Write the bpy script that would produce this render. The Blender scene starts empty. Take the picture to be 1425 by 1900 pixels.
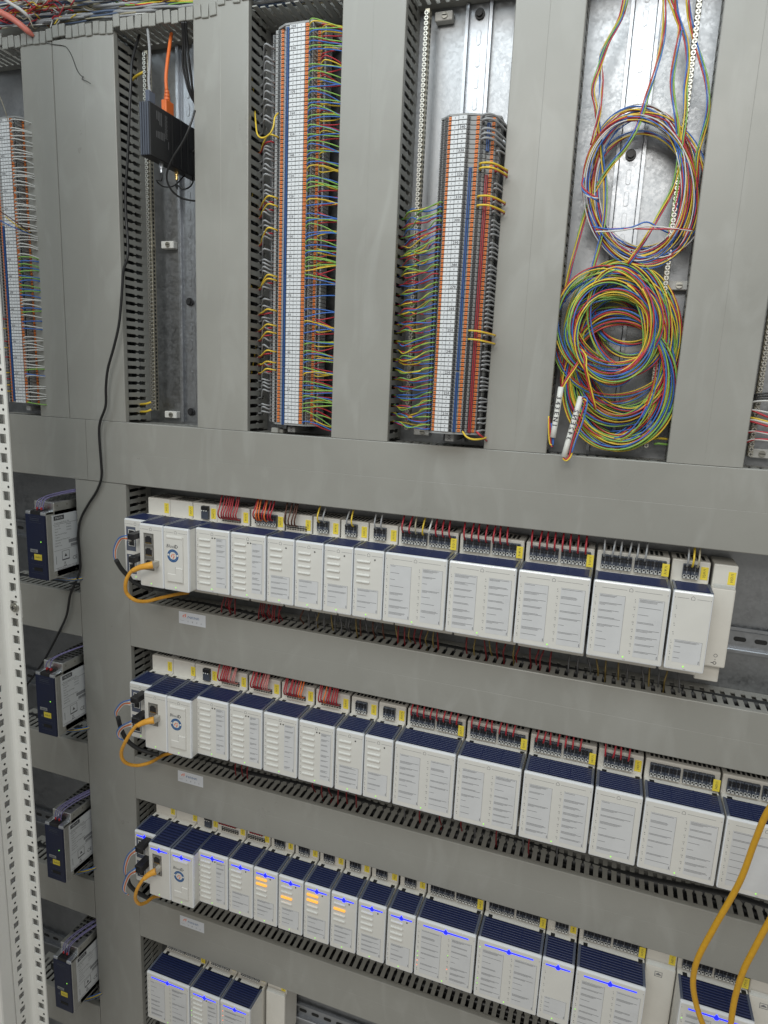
import bpy, bmesh, math, random
from mathutils import Vector, Matrix

# ------------------------------------------------------------------ camera, light, exposure
ZO = 1.45                       # the camera stands 1.45 m above the (unseen) floor; lengths below are mm from the camera
PW, PH, FPX = 1425.0, 1900.0, 1225.728
YAW, PITCH, ROLL = 0.330307, -0.193960, 0.043903
def _basis():
    cy, sy = math.cos(YAW), math.sin(YAW); cp, sp = math.cos(PITCH), math.sin(PITCH)
    cr, sr = math.cos(ROLL), math.sin(ROLL)
    F = Vector((-sy*cp, cy*cp, sp)); R0 = Vector((cy, sy, 0)); U0 = R0.cross(F)
    return cr*R0 + sr*U0, -sr*R0 + cr*U0, F
CR, CU, CF = _basis()
S = bpy.context.scene
C = S.collection
cam_d = bpy.data.cameras.new('camera'); cam = bpy.data.objects.new('camera', cam_d); C.objects.link(cam)
cam_d.sensor_fit = 'HORIZONTAL'; cam_d.sensor_width = 36.0; cam_d.lens = 36.0*FPX/PW
cam_d.clip_start = 0.02; cam_d.clip_end = 60
cam.matrix_world = Matrix(((CR.x, CU.x, -CF.x, 0), (CR.y, CU.y, -CF.y, 0), (CR.z, CU.z, -CF.z, ZO), (0, 0, 0, 1)))
S.camera = cam
w = bpy.data.worlds.new('World'); S.world = w; w.use_nodes = True
bg = w.node_tree.nodes['Background']; bg.inputs[0].default_value = (1.0, 0.975, 0.90, 1); bg.inputs[1].default_value = 0.32
def lamp(name, loc, target, sx, sy, power, col):
    l = bpy.data.lights.new(name, 'AREA'); l.shape = 'RECTANGLE'; l.size = sx; l.size_y = sy; l.energy = power; l.color = col
    o = bpy.data.objects.new(name, l); C.objects.link(o); o.location = loc
    o.rotation_euler = (Vector(target) - Vector(loc)).to_track_quat('-Z', 'Y').to_euler()
    return o
lamp('ceiling_lamp', (-0.75, -0.04, ZO+1.06), (-0.80, 0.88, ZO-0.25), 2.6, 0.5, 18, (0.84, 0.95, 1.0))
lamp('rear_fill_lamp', (-0.10, -1.7, ZO+1.25), (-0.60, 0.88, ZO-0.45), 1.6, 0.6, 26, (1.0, 0.97, 0.91))  # added fill behind the camera, lifts the left and lower parts, brightens the plate
S.view_settings.view_transform = 'Standard'; S.view_settings.look = 'None'
S.view_settings.exposure = 0.0; S.view_settings.gamma = 1.0
S.cycles.max_bounces = 6; S.cycles.diffuse_bounces = 3; S.cycles.glossy_bounces = 3
S.cycles.use_denoising = True

# ------------------------------------------------------------------ helpers
def at(px, py, y):
    """point on the depth plane y (mm) seen at photo pixel px, py -> (x, y, z) in mm"""
    d = CR*((px-PW/2)/FPX) - CU*((py-PH/2)/FPX) + CF
    k = y/d.y
    return (d.x*k, y, d.z*k)
def W(p): return (p[0]*.001, p[1]*.001, p[2]*.001+ZO)
def L(p): return (p[0]*.001, p[1]*.001, p[2]*.001)

class MB:
    """collects shapes (mm, world axes) into ONE mesh"""
    def __init__(s): s.v = []; s.f = []; s.m = []; s.sm = []; s.mats = []
    def mi(s, m):
        if m not in s.mats: s.mats.append(m)
        return s.mats.index(m)
    def add(s, vs, fs, m, smooth=False):
        o = len(s.v); s.v += [tuple(v) for v in vs]; k = s.mi(m)
        for f in fs: s.f.append([i+o for i in f]); s.m.append(k); s.sm.append(smooth)
        return s
    def box(s, x0, x1, y0, y1, z0, z1, m):
        return s.add([(x0,y0,z0),(x1,y0,z0),(x1,y1,z0),(x0,y1,z0),(x0,y0,z1),(x1,y0,z1),(x1,y1,z1),(x0,y1,z1)],
                     [(0,3,2,1),(4,5,6,7),(0,1,5,4),(1,2,6,5),(2,3,7,6),(3,0,4,7)], m)
    def cbox(s, x0, x1, y0, y1, z0, z1, m, c=1.0, seg=1):
        bm = bmesh.new(); bmesh.ops.create_cube(bm, size=1)
        for v in bm.verts: v.co = ((x0+x1)/2+v.co.x*(x1-x0), (y0+y1)/2+v.co.y*(y1-y0), (z0+z1)/2+v.co.z*(z1-z0))
        bmesh.ops.bevel(bm, geom=bm.edges[:], offset=c, segments=seg, affect='EDGES', profile=0.5)
        bm.verts.index_update(); s.add([v.co[:] for v in bm.verts], [[v.index for v in f.verts] for f in bm.faces], m); bm.free()
        return s
    def prism(s, poly, axis, a, b, m):
        """poly of 2D points; axis 'x': (y,z), 'y': (x,z), 'z': (x,y)"""
        n = len(poly)
        P = {'x': lambda q, t: (t, q[0], q[1]), 'y': lambda q, t: (q[0], t, q[1]), 'z': lambda q, t: (q[0], q[1], t)}[axis]
        vs = [P(q, a) for q in poly] + [P(q, b) for q in poly]
        fs = [list(range(n))[::-1], list(range(n, 2*n))] + [(i, (i+1) % n, n+(i+1) % n, n+i) for i in range(n)]
        return s.add(vs, fs, m)
    def disc(s, c, axis, r, m, n=8, h=0.3, rz=None, smooth=False):
        """short cylinder centred at c whose length h runs along the axis"""
        rz = rz or r; out = []
        for t in (-h/2, h/2):
            for i in range(n):
                a = 2*math.pi*(i+.5)/n; u, q = r*math.cos(a), rz*math.sin(a)
                out.append({'y': (c[0]+u, c[1]+t, c[2]+q), 'x': (c[0]+t, c[1]+u, c[2]+q), 'z': (c[0]+u, c[1]+q, c[2]+t)}[axis])
        s.add(out, [list(range(n)), list(range(2*n-1, n-1, -1))], m)
        o = len(s.v)-2*n; k = s.mi(m)
        for i in range(n):
            s.f.append([o+i, o+(i+1) % n, o+n+(i+1) % n, o+n+i]); s.m.append(k); s.sm.append(smooth)
        return s
    def ring(s, c, r0, r1, m, n=24, h=0.3):
        vs = []; fs = []
        for i in range(n):
            a = 2*math.pi*i/n
            for r in (r0, r1):
                for t in (-h/2, h/2): vs.append((c[0]+r*math.cos(a), c[1]+t, c[2]+r*math.sin(a)))
        for i in range(n):
            j = (i+1) % n; A = 4*i; B = 4*j
            fs += [(A, A+2, B+2, B), (A+2, A+3, B+3, B+2), (A, B, B+1, A+1), (A+1, B+1, B+3, A+3)]
        return s.add(vs, fs, m)
    def tube(s, pts, r, m, n=6, sub=4, caps=True):
        P = spline(pts, sub); N = len(P)
        if N < 2: return s
        t0 = (P[1]-P[0]).normalized(); up = Vector((0, 0, 1)) if abs(t0.z) < .9 else Vector((1, 0, 0))
        u = t0.cross(up).normalized(); vs = []
        for i in range(N):
            t = (P[min(i+1, N-1)]-P[max(i-1, 0)])
            t = t.normalized() if t.length > 1e-9 else t0
            u = (u - t*u.dot(t)); u = u.normalized() if u.length > 1e-9 else t.orthogonal().normalized()
            q = t.cross(u)
            rr = r(i/(N-1)) if callable(r) else r
            for k in range(n):
                a = 2*math.pi*k/n; vs.append(P[i] + (u*math.cos(a)+q*math.sin(a))*rr)
        fs = [(i*n+k, i*n+(k+1) % n, (i+1)*n+(k+1) % n, (i+1)*n+k) for i in range(N-1) for k in range(n)]
        s.add(vs, fs, m, True)
        if caps:
            o = len(s.v)-N*n; k = s.mi(m)
            s.f += [[o+i for i in range(n)][::-1], [o+(N-1)*n+i for i in range(n)]]; s.m += [k, k]; s.sm += [False, False]
        return s
    def text(s, string, size, org, m, u=(1,0,0), v=(0,0,1), align='c', lift=(0,0,0)):
        """flat print: u runs along the line, v points up the letters"""
        V, Fs, wd, ht = glyphs(string)
        ox = {'c': -wd/2, 'l': 0, 'r': -wd}[align]; oy = -ht/2
        u = Vector(u); v = Vector(v); o = Vector(org)+Vector(lift)
        return s.add([o + u*((x+ox)*size) + v*((y+oy)*size) for x, y in V], Fs, m)
    def mesh(s, name, world=True):
        me = bpy.data.meshes.new(name); T = W if world else L
        me.from_pydata([T(v) for v in s.v], [], s.f)
        for m in s.mats: me.materials.append(m)
        me.polygons.foreach_set('material_index', s.m); me.polygons.foreach_set('use_smooth', s.sm); me.update()
        return me
    def build(s, name, parent=None, world=True):
        return link(name, s.mesh(name, world), parent)

def spline(pts, sub):
    P = [Vector(p) for p in pts]
    if len(P) < 3 or sub < 2: return P
    out = []
    for i in range(len(P)-1):
        a, b, c, d = P[max(i-1, 0)], P[i], P[i+1], P[min(i+2, len(P)-1)]
        for k in range(sub):
            t = k/sub
            out.append(.5*((2*b)+(c-a)*t+(2*a-5*b+4*c-d)*t*t+(3*b-a-3*c+d)*t**3))
    out.append(P[-1]); return out
_gl = {}
def glyphs(string):
    if string not in _gl:
        cu = bpy.data.curves.new('t', 'FONT'); cu.body = string; cu.size = 1; cu.resolution_u = 1
        o = bpy.data.objects.new('t', cu); C.objects.link(o); bpy.context.view_layer.update()
        me = o.evaluated_get(bpy.context.evaluated_depsgraph_get()).to_mesh()
        V = [(v.co.x, v.co.y) for v in me.vertices]; Fs = [list(p.vertices) for p in me.polygons]
        bpy.data.objects.remove(o); bpy.data.curves.remove(cu)
        wd = max([v[0] for v in V] or [0]); ht = 0.7
        _gl[string] = (V, Fs, wd, ht)
    return _gl[string]
def link(name, me, parent=None, loc=None):
    o = bpy.data.objects.new(name, me); C.objects.link(o)
    if parent is not None: o.parent = parent
    if loc is not None: o.location = loc
    return o
def tag(o, label, cat, group=None, kind=None):
    if label: o['label'] = label
    if cat: o['category'] = cat
    if group: o['group'] = group
    if kind: o['kind'] = kind
    return o
def thing(name, label, cat, group=None):
    o = bpy.data.objects.new(name, None); C.objects.link(o); o.empty_display_size = .01
    return tag(o, label, cat, group)
def piece(name, me, parent, p):
    """a copy sharing mesh data (mesh in local mm), placed at world mm p"""
    return link(name, me, parent, W(p))

# ------------------------------------------------------------------ materials
def mat(name, col, rough=.5, metal=0.0, noise=0.0, scale=60, bump=0.0, bscale=400, spec=.5, emit=None, estr=0.0, coat=0.0):
    m = bpy.data.materials.new(name); m.use_nodes = True; nt = m.node_tree; b = nt.nodes['Principled BSDF']
    b.inputs['Base Color'].default_value = (*col, 1); b.inputs['Roughness'].default_value = rough
    b.inputs['Metallic'].default_value = metal; b.inputs['Specular IOR Level'].default_value = spec
    b.inputs['Coat Weight'].default_value = coat
    if emit: b.inputs['Emission Color'].default_value = (*emit, 1); b.inputs['Emission Strength'].default_value = estr
    if noise or bump:
        tc = nt.nodes.new('ShaderNodeTexCoord')
    if noise:
        n = nt.nodes.new('ShaderNodeTexNoise'); n.inputs['Scale'].default_value = scale; n.inputs['Detail'].default_value = 6
        n.inputs['Roughness'].default_value = .65; nt.links.new(tc.outputs['Object'], n.inputs['Vector'])
        r = nt.nodes.new('ShaderNodeMapRange'); r.inputs[1].default_value = .3; r.inputs[2].default_value = .7
        r.inputs[3].default_value = 1-noise; r.inputs[4].default_value = 1+noise; nt.links.new(n.outputs[0], r.inputs[0])
        mx = nt.nodes.new('ShaderNodeVectorMath'); mx.operation = 'SCALE'; mx.inputs[0].default_value = col
        nt.links.new(r.outputs[0], mx.inputs['Scale']); nt.links.new(mx.outputs[0], b.inputs['Base Color'])
        r2 = nt.nodes.new('ShaderNodeMapRange'); r2.inputs[1].default_value = .3; r2.inputs[2].default_value = .7
        r2.inputs[3].default_value = max(rough-.1, .05); r2.inputs[4].default_value = min(rough+.1, 1)
        nt.links.new(n.outputs[0], r2.inputs[0]); nt.links.new(r2.outputs[0], b.inputs['Roughness'])
    if bump:
        n2 = nt.nodes.new('ShaderNodeTexNoise'); n2.inputs['Scale'].default_value = bscale; n2.inputs['Detail'].default_value = 2
        nt.links.new(tc.outputs['Object'], n2.inputs['Vector'])
        bp = nt.nodes.new('ShaderNodeBump'); bp.inputs['Strength'].default_value = bump; bp.inputs['Distance'].default_value = .0003
        nt.links.new(n2.outputs[0], bp.inputs['Height']); nt.links.new(bp.outputs[0], b.inputs['Normal'])
    return m
def galvanised(name, base, rough):
    m = mat(name, base, rough, 1.0); nt = m.node_tree; b = nt.nodes['Principled BSDF']
    tc = nt.nodes.new('ShaderNodeTexCoord')
    vo = nt.nodes.new('ShaderNodeTexVoronoi'); vo.inputs['Scale'].default_value = 330; nt.links.new(tc.outputs['Object'], vo.inputs['Vector'])
    no = nt.nodes.new('ShaderNodeTexNoise'); no.inputs['Scale'].default_value = 55; no.inputs['Detail'].default_value = 8
    no.inputs['Roughness'].default_value = .7; nt.links.new(tc.outputs['Object'], no.inputs['Vector'])
    sp = nt.nodes.new('ShaderNodeSeparateColor'); nt.links.new(vo.outputs['Color'], sp.inputs[0])
    a = nt.nodes.new('ShaderNodeMath'); a.operation = 'MULTIPLY_ADD'; a.inputs[1].default_value = .35; nt.links.new(sp.outputs[0], a.inputs[0]); nt.links.new(no.outputs[0], a.inputs[2])
    r = nt.nodes.new('ShaderNodeMapRange'); r.inputs[1].default_value = .3; r.inputs[2].default_value = 1.0
    r.inputs[3].default_value = rough-.10; r.inputs[4].default_value = rough+.12
    nt.links.new(a.outputs[0], r.inputs[0]); nt.links.new(r.outputs[0], b.inputs['Roughness'])
    r2 = nt.nodes.new('ShaderNodeMapRange'); r2.inputs[1].default_value = .3; r2.inputs[2].default_value = 1.0
    r2.inputs[3].default_value = .88; r2.inputs[4].default_value = 1.10; nt.links.new(a.outputs[0], r2.inputs[0])
    mx = nt.nodes.new('ShaderNodeVectorMath'); mx.operation = 'SCALE'; mx.inputs[0].default_value = base
    nt.links.new(r2.outputs[0], mx.inputs['Scale']); nt.links.new(mx.outputs[0], b.inputs['Base Color'])
    return m
def duct_material():
    m = mat('duct_pvc', (.305, .30, .275), .36, noise=.05, scale=7, bump=.06, bscale=900); nt = m.node_tree; b = nt.nodes['Principled BSDF']
    # faint dust smears and rubbed streaks
    tc = nt.nodes.new('ShaderNodeTexCoord'); mp = nt.nodes.new('ShaderNodeMapping'); mp.inputs['Scale'].default_value = (9, 9, 3)
    nt.links.new(tc.outputs['Object'], mp.inputs['Vector'])
    n = nt.nodes.new('ShaderNodeTexNoise'); n.inputs['Scale'].default_value = 2.5; n.inputs['Detail'].default_value = 9; n.inputs['Distortion'].default_value = 1.2
    nt.links.new(mp.outputs[0], n.inputs['Vector'])
    r = nt.nodes.new('ShaderNodeMapRange'); r.inputs[1].default_value = .52; r.inputs[2].default_value = .75; r.inputs[3].default_value = 0; r.inputs[4].default_value = .34
    nt.links.new(n.outputs[0], r.inputs[0])
    old = b.inputs['Base Color'].links[0].from_socket
    mx = nt.nodes.new('ShaderNodeMix'); mx.data_type = 'RGBA'; nt.links.new(r.outputs[0], mx.inputs[0]); nt.links.new(old, mx.inputs[6])
    mx.inputs[7].default_value = (.42, .42, .40, 1); nt.links.new(mx.outputs[2], b.inputs['Base Color'])
    return m
M = dict(
    duct=duct_material(), comb=mat('duct_comb_pvc', (.31, .308, .285), .5, noise=.05, scale=40),
    plate=galvanised('galvanised_plate', (.325, .335, .35), .42), rail=galvanised('rail_zinc', (.38, .395, .42), .36),
    zinc=mat('zinc_screw', (.46, .45, .41), .42, 1.0), brass=mat('nickel_brass', (.44, .41, .33), .40, 1.0),
    gold=mat('brass', (.72, .52, .22), .25, 1.0), steel=mat('sheet_steel', (.64, .64, .62), .42, 1.0, noise=.06, scale=50),
    alu=mat('aluminium', (.66, .69, .74), .35, 1.0),
    white=mat('module_plastic', (.69, .68, .645), .42, noise=.03, scale=30), clear=mat('clear_edge', (.78, .80, .83), .16, coat=.5),
    base=mat('base_plastic', (.72, .695, .64), .5, noise=.03, scale=30),
    navy=mat('navy_grille', (.006, .010, .036), .38), navyrib=mat('navy_rib', (.015, .024, .085), .34), smoke=mat('grille_edge', (.10, .115, .16), .25),
    dark=mat('dark_gap', (.012, .012, .012), .7), black=mat('black_plastic', (.018, .018, .02), .4), blackm=mat('black_anodised', (.012, .012, .014), .42),
    slate=mat('slate_plastic', (.065, .075, .10), .42), sheet=mat('label_paper', (.63, .637, .65), .35, noise=.04, scale=40),
    ink=mat('print_ink', (.06, .06, .07), .6), inkl=mat('print_ink_pale', (.20, .20, .21), .6), tagy=mat('tag_yellow', (.88, .70, .07), .55),
    marker=mat('marker_white', (.68, .70, .72), .45), tgrey=mat('terminal_grey', (.30, .305, .305), .5), orange=mat('terminal_orange', (.75, .21, .045), .45),
    jblue=mat('jumper_blue', (.02, .085, .28), .35), jred=mat('jumper_red', (.33, .02, .03), .35),
    frame=mat('powder_coat', (.72, .72, .69), .45, noise=.02, scale=20, bump=.05, bscale=1500),
    green=mat('wire_green', (.25, .48, .10), .42, noise=.12, scale=90), blue=mat('wire_blue', (.05, .16, .52), .40, noise=.12, scale=90), yellow=mat('wire_yellow', (.76, .54, .05), .42, noise=.10, scale=90),
    red=mat('wire_red', (.50, .035, .05), .42, noise=.12, scale=90), grey=mat('wire_grey', (.33, .335, .345), .45), wwhite=mat('wire_white', (.66, .66, .64), .45),
    brown=mat('wire_brown', (.10, .035, .02), .45), blk=mat('cable_black', (.014, .014, .015), .36), violet=mat('wire_violet', (.25, .22, .42), .42),
    pink=mat('wire_pink', (.55, .2, .19), .4), beige=mat('wire_beige', (.42, .38, .27), .5), teal=mat('wire_dark_blue', (.10, .14, .23), .45),
    salmon=mat('salmon_tube', (.75, .22, .17), .4), orangec=mat('orange_cable', (.78, .17, .035), .45),
    netc=mat('patch_cable', (.74, .36, .04), .45, noise=.12, scale=200, bump=.3, bscale=1200), ycab=mat('yellow_cable', (.62, .33, .015), .42, noise=.10, scale=160, bump=.25, bscale=900),
    cwhite=mat('clip_white', (.7, .69, .66), .5), heat=mat('heat_shrink', (.02, .021, .022), .5), sleeve=mat('label_sleeve', (.74, .74, .70), .4),
    sticker=mat('sticker', (.62, .64, .68), .3), psnavy=mat('supply_navy', (.008, .014, .05), .32), logoo=mat('logo_orange', (.80, .15, .06), .5),
    logob=mat('logo_blue', (.02, .10, .27), .5), rj=mat('jack_shell', (.30, .29, .27), .35, .7), plug=mat('clear_plug', (.45, .42, .36), .2),
    led_g=mat('led_green', (.3, .7, .1), .4, emit=(.35, 1, .1), estr=.7), led_b=mat('led_blue', (.0, .0, .05), .4, emit=(.004, .009, 1), estr=3.4),
    led_bs=mat('led_blue_line', (.02, .03, .2), .4, emit=(.02, .035, 1), estr=1.6), led_o=mat('led_orange', (.6, .3, .05), .4, emit=(1, .42, .06), estr=.95),
    led_r=mat('led_red', (.9, .2, .1), .4, emit=(1, .22, .12), estr=1.2), bar=mat('status_bar', (.74, .74, .71), .35),
    cwall=mat('cabinet_steel', (.26, .265, .27), .5, noise=.04, scale=12), shaded_red=mat('wire_shaded_red', (.19, .016, .02), .5), shaded_grey=mat('wire_shaded_grey', (.10, .10, .105), .5), shaded_beige=mat('wire_shaded_beige', (.22, .16, .05), .5), rout=mat('router_print', (.11, .11, .115), .5), mred=mat('wire_module_red', (.40, .022, .035), .42), inks=mat('print_ink_fine', (.13, .13, .14), .6), redcap=mat('ferrule_red', (.6, .05, .05), .4))
YF, YP = 880.0, 946.0            # face of the duct covers, face of the mounting plate

# ------------------------------------------------------------------ the setting
MB().box(-1130, 620, YP, YP+3, -1600, 800, M['plate']).build('mounting_plate')['kind'] = 'structure'
MB().box(-1134, -1131, 560, YP+3, -1600, 800, M['cwall']).build('cabinet_wall')['kind'] = 'structure'

# ------------------------------------------------------------------ wiring ducts
PITCH_F, FW = 12.5, 6.9
def finger_mesh(wide, name):
    """one comb finger, 52 mm long, with the waist where it can be snapped off"""
    h = FW/2
    prof = [(0,-h),(21,-h),(23.5,-h-1.5),(26,-h-1.5),(28.5,-h+.6),(33,-h),(48,-h),(50,-h-1.4),(54,-h-1.4),
            (54,h+1.4),(50,h+1.4),(48,h),(33,h),(28.5,h-.6),(26,h+1.5),(23.5,h+1.5),(21,h),(0,h)]
    b = MB()
    if wide == 'z': b.prism(prof, 'x', -.8, .8, M['comb'])
    else: b.prism([(q[1], q[0]) for q in prof], 'z', -.8, .8, M['comb'])
    return b.mesh(name, False)
FV, FH = finger_mesh('z', 'comb_finger_side'), finger_mesh('x', 'comb_finger_top')
def cover_profile(a, b):
    """C-shaped lid across a..b with a scored centre line, as (across, y) points"""
    c = (a+b)/2
    return [(a, YF+8), (a, YF+1.2), (a+.4, YF+.4), (a+1.2, YF), (c-.35, YF), (c, YF+.16), (c+.35, YF), (b-1.2, YF), (b-.4, YF+.4), (b, YF+1.2), (b, YF+8),
            (b-1.6, YF+8), (b-1.6, YF+2.4), (a+1.6, YF+2.4), (a+1.6, YF+8)]
def vduct(x0, x1, z0, z1, label, sides='r', cover=True, spans=None, zs=None):
    t = thing('wiring_duct', label, 'wiring duct', 'grey wiring ducts')
    MB().prism(cover_profile(x0, x1), 'z', z0, z1, M['duct']).build('cover', t)
    b = MB().prism([(x0+2, YP-12), (x0+2, YP-.3), (x1-2, YP-.3), (x1-2, YP-12), (x1-3.5, YP-12), (x1-3.5, YP-2.2), (x0+3.5, YP-2.2), (x0+3.5, YP-12)], 'z', z0, z1, M['comb'])
    b.build('channel', t)
    for sd, x in (('l', x0+2.6), ('r', x1-2.6)):
        MB().prism([(x-.8, YF+4), (x+.8, YF+4), (x+.8, YF+11.2), (x-.8, YF+11.2)], 'z', z0+.2, z1-.2, M['comb']).build('rim', t)
        if sd in sides:
            for (a, c) in (spans or [(z0, z1)]):
                n = int((c-a)/PITCH_F)
                for i in range(n): piece('comb_finger', FV, t, (x, YF+11, a+PITCH_F*(i+.5)))
        else:
            MB().box(x-.8, x+.8, YF+11.4, YP-12.2, z0, z1, M['comb']).build('side_wall', t)
    return t
def hduct(x0, x1, z0, z1, label, spans=None, joints=()):
    t = thing('wiring_duct', label, 'wiring duct', 'grey wiring ducts')
    cuts = [x0]+list(joints)+[x1]
    for a, b in zip(cuts, cuts[1:]):
        pr = cover_profile(z0, z1)
        MB().prism([(q[1], q[0]) for q in pr], 'x', a+(.35 if a != x0 else 0), b-(.35 if b != x1 else 0), M['duct']).build('cover', t)
    MB().prism([(YP-12, z0+2), (YP-.3, z0+2), (YP-.3, z1-2), (YP-12, z1-2), (YP-12, z1-3.5), (YP-2.2, z1-3.5), (YP-2.2, z0+3.5), (YP-12, z0+3.5)], 'x', x0, x1, M['comb']).build('channel', t)
    MB().box(x0+.2, x1-.2, YF+4, YF+11.2, z1-3.4, z1-1.8, M['comb']).build('rim', t)
    MB().box(x0, x1, YF+8.5, YP-12.2, z0+1.8, z0+3.4, M['comb']).build('side_wall', t)
    for (a, c) in (spans or [(x0, x1)]):
        n = int((c-a)/PITCH_F)
        for i in range(n): piece('comb_finger', FH, t, (a+PITCH_F*(i+.5), YF+11, z1-2.6))
    return t
XA, XB, XB2 = -928.5, -865.5, -751
XC, XC2, XD, XD2, XE, XE2, XF_, XF2 = -614.5, -526, -388, -301.5, -165, -82.6, 62.4, 147
ZH1, ZH1b = -82, -184.5
ZTOP = 480
vduct(XA, XB-.8, ZH1+.4, ZTOP+4, 'narrow grey duct standing left of the wide duct at the cabinet side', sides='')
vduct(XB, XB2, ZH1+.4, ZTOP+4, 'wide grey upright duct carrying the black cable down its edge')
vduct(XC, XC2, ZH1+.4, ZTOP+30, 'grey upright duct between the black router and the tall terminal strip')
vduct(XD, XD2, ZH1+.4, 640, 'grey upright duct between the two numbered terminal strips')
vduct(XE, XE2, ZH1+.4, 640, 'grey upright duct between the short terminal strip and the wire coils')
vduct(XF_, XF2, ZH1+.4, 640, 'grey upright duct to the right of the wire coils', sides='l')
hduct(-1060, 420, ZH1b, ZH1, 'broad grey level duct running below all the upright ducts', joints=(-833,),
      spans=[(-1005, XA), (XB2, XC), (XC2, XD), (XD2, XE), (XE2, XF_), (XF2, 260)])
ZH = [(-384.6, -468.6), (-679.5, -763.4), (-971.5, -1056)]
XL, XL2 = -861, -755.5
vduct(XL, XL2, -1420, ZH1b-.4, 'grey upright duct left of the module rows', spans=[(-384.6, ZH1b), (-679.5, -468.6), (-971.5, -763.4), (-1300, -1056)])
for i, (a, b) in enumerate(ZH):
    hduct(XL2+.4, 420, b, a, 'grey level duct under the '+('top', 'second', 'third')[i]+' row of white modules')
LZ = [(-388.5, -470), (-680, -761.5), (-972, -1054.5), (-1262, -1345)]
for i, (a, b) in enumerate(LZ):
    hduct(-1060, XL-.4, b, a, 'short grey level duct under the '+('topmost', 'second', 'third', 'lowest')[i]+' power supply')

# open duct along the top: comb fingers with square heads, overflowing with wires
td = thing('open_duct', 'open grey wiring duct along the top, without lid and overflowing with wires', 'wiring duct', 'grey wiring ducts')
MB().box(-1060, 420, YP-2.2, YP-.3, ZTOP+6, ZTOP+72, M['comb']).build('channel', td)
MB().box(-1060, 420, YP-14, YP-2.4, ZTOP+6, ZTOP+8, M['comb']).build('rim', td)
hb = MB().cbox(-5.6, 5.6, -3.4, 0, -8.5, 8.5, M['comb'], 1.2, 2); HEAD = hb.mesh('finger_head', False)
rnd = random.Random(4)
for i in range(100):
    x = -1050+PITCH_F*(i+.5)
    if x > 190: break
    jz = rnd.choice((0, 0, 0, 0, 1, 5, -2)) + rnd.uniform(-1, 1)
    f = piece('comb_finger', FH, td, (x, YF+3, ZTOP+7+jz*.5)); f.rotation_euler = (math.radians(-.6*jz), 0, 0)
    f = piece('finger_head', HEAD, td, (x+rnd.uniform(-.5, .5), YF+1, ZTOP+11+jz+(12 if i > 37 else 0))); f.rotation_euler = (0, math.radians(rnd.uniform(-5, 5)), 0)

def bundle(pa, pb, off, label, n=7, seed=0):  # near-black filler cables, added so the comb slots look dark
    r = random.Random(seed); b = MB()
    for k in range(n):
        P = []
        for i in range(13):
            t = i/12; p = [pa[j]+(pb[j]-pa[j])*t for j in range(3)]
            P.append((p[0]+off[0]*(k/(n-1)-.5)+r.uniform(-2, 2), p[1]+r.uniform(-5, 7), p[2]+off[2]*(k/(n-1)-.5)+r.uniform(-2, 2)))
        b.tube(P, 7.5, M[r.choice(('heat', 'blk'))], 8, 2)
    o = b.build('filler_cable_bundle'); tag(o, label, 'cable bundle', 'dark filler cables inside the ducts', 'stuff')
for i, (a, c) in enumerate(ZH): bundle((XL2+20, 921, (a+c)/2+8), (410, 921, (a+c)/2+8), (0, 0, 52), f'dark filler cables lying inside the {("upper", "middle", "lower")[i]} level duct', seed=i)
for i, (a, c) in enumerate(LZ): bundle((-1050, 921, (a+c)/2+8), (XL-8, 921, (a+c)/2+8), (0, 0, 50), f'dark filler cables lying inside the {("topmost", "second", "third", "lowest")[i]} short duct', seed=9+i)
bundle((-1050, 921, -125), (410, 921, -125), (0, 0, 66), 'dark filler cables lying inside the broad level duct', 8, 5)
for i, (a, c) in enumerate(((XB, XB2), (XC, XC2), (XD, XD2), (XE, XE2), (XL, XL2))): bundle(((a+c)/2, 921, -60 if i < 4 else -1400), ((a+c)/2, 921, 500 if i < 4 else -200), (c-a-22, 0, 0), f'dark filler cables standing inside the {("wide upright duct", "duct left of the tall strip", "duct between the strips", "duct left of the coils", "duct left of the module rows")[i]}', 8, 20+i)
# ------------------------------------------------------------------ DIN rails and earth rails
def slot_oval(b, cx, cz, lw, lh, horizontal, y, m):
    pts = []
    for i in range(16):
        a = 2*math.pi*(i+.5)/16
        u, q = math.cos(a)*lw, math.sin(a)*lw
        q += (lh-lw) if q > 0 else -(lh-lw)
        pts.append((cx+q, cz+u) if horizontal else (cx+u, cz+q))
    b.prism(pts, 'y', y-.35, y+.2, m)
def din_v(xc, z0, z1, label, slots, screws=()):
    t = thing('mounting_rail', label, 'mounting rail', 'slotted steel mounting rails')
    y = YP-7.5; h = 17.5
    prof = [(xc-h, y), (xc-h+4, y-.1), (xc-h+5, y+.8), (xc-h+5, YP-1.4), (xc+h-5, YP-1.4), (xc+h-5, y+.8), (xc+h-4, y-.1), (xc+h, y), (xc+h, y+1.1), (xc+h-3.8, y+1.1), (xc+h-3.8, YP-.2), (xc-h+3.8, YP-.2), (xc-h+3.8, y+1.1), (xc-h, y+1.1)]
    MB().prism(prof, 'z', z0, z1, M['rail']).build('rail', t)
    for z in slots:
        b = MB(); slot_oval(b, xc, z, 3.1, 9.2, False, YP-1.5, M['plate']); b.build('slot', t)
        b = MB(); slot_oval(b, xc, z, 2.3, 8.4, False, YP-1.75, M['rail']); b.build('slot', t)
    for z in screws:
        b = MB(); b.disc((xc, YP-3, z), 'y', 6.5, M['black'], 14, 3, smooth=True); b.disc((xc, YP-6, z), 'y', 4.2, M['black'], 12, 3, smooth=True); b.build('screw', t)
    return t
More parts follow.
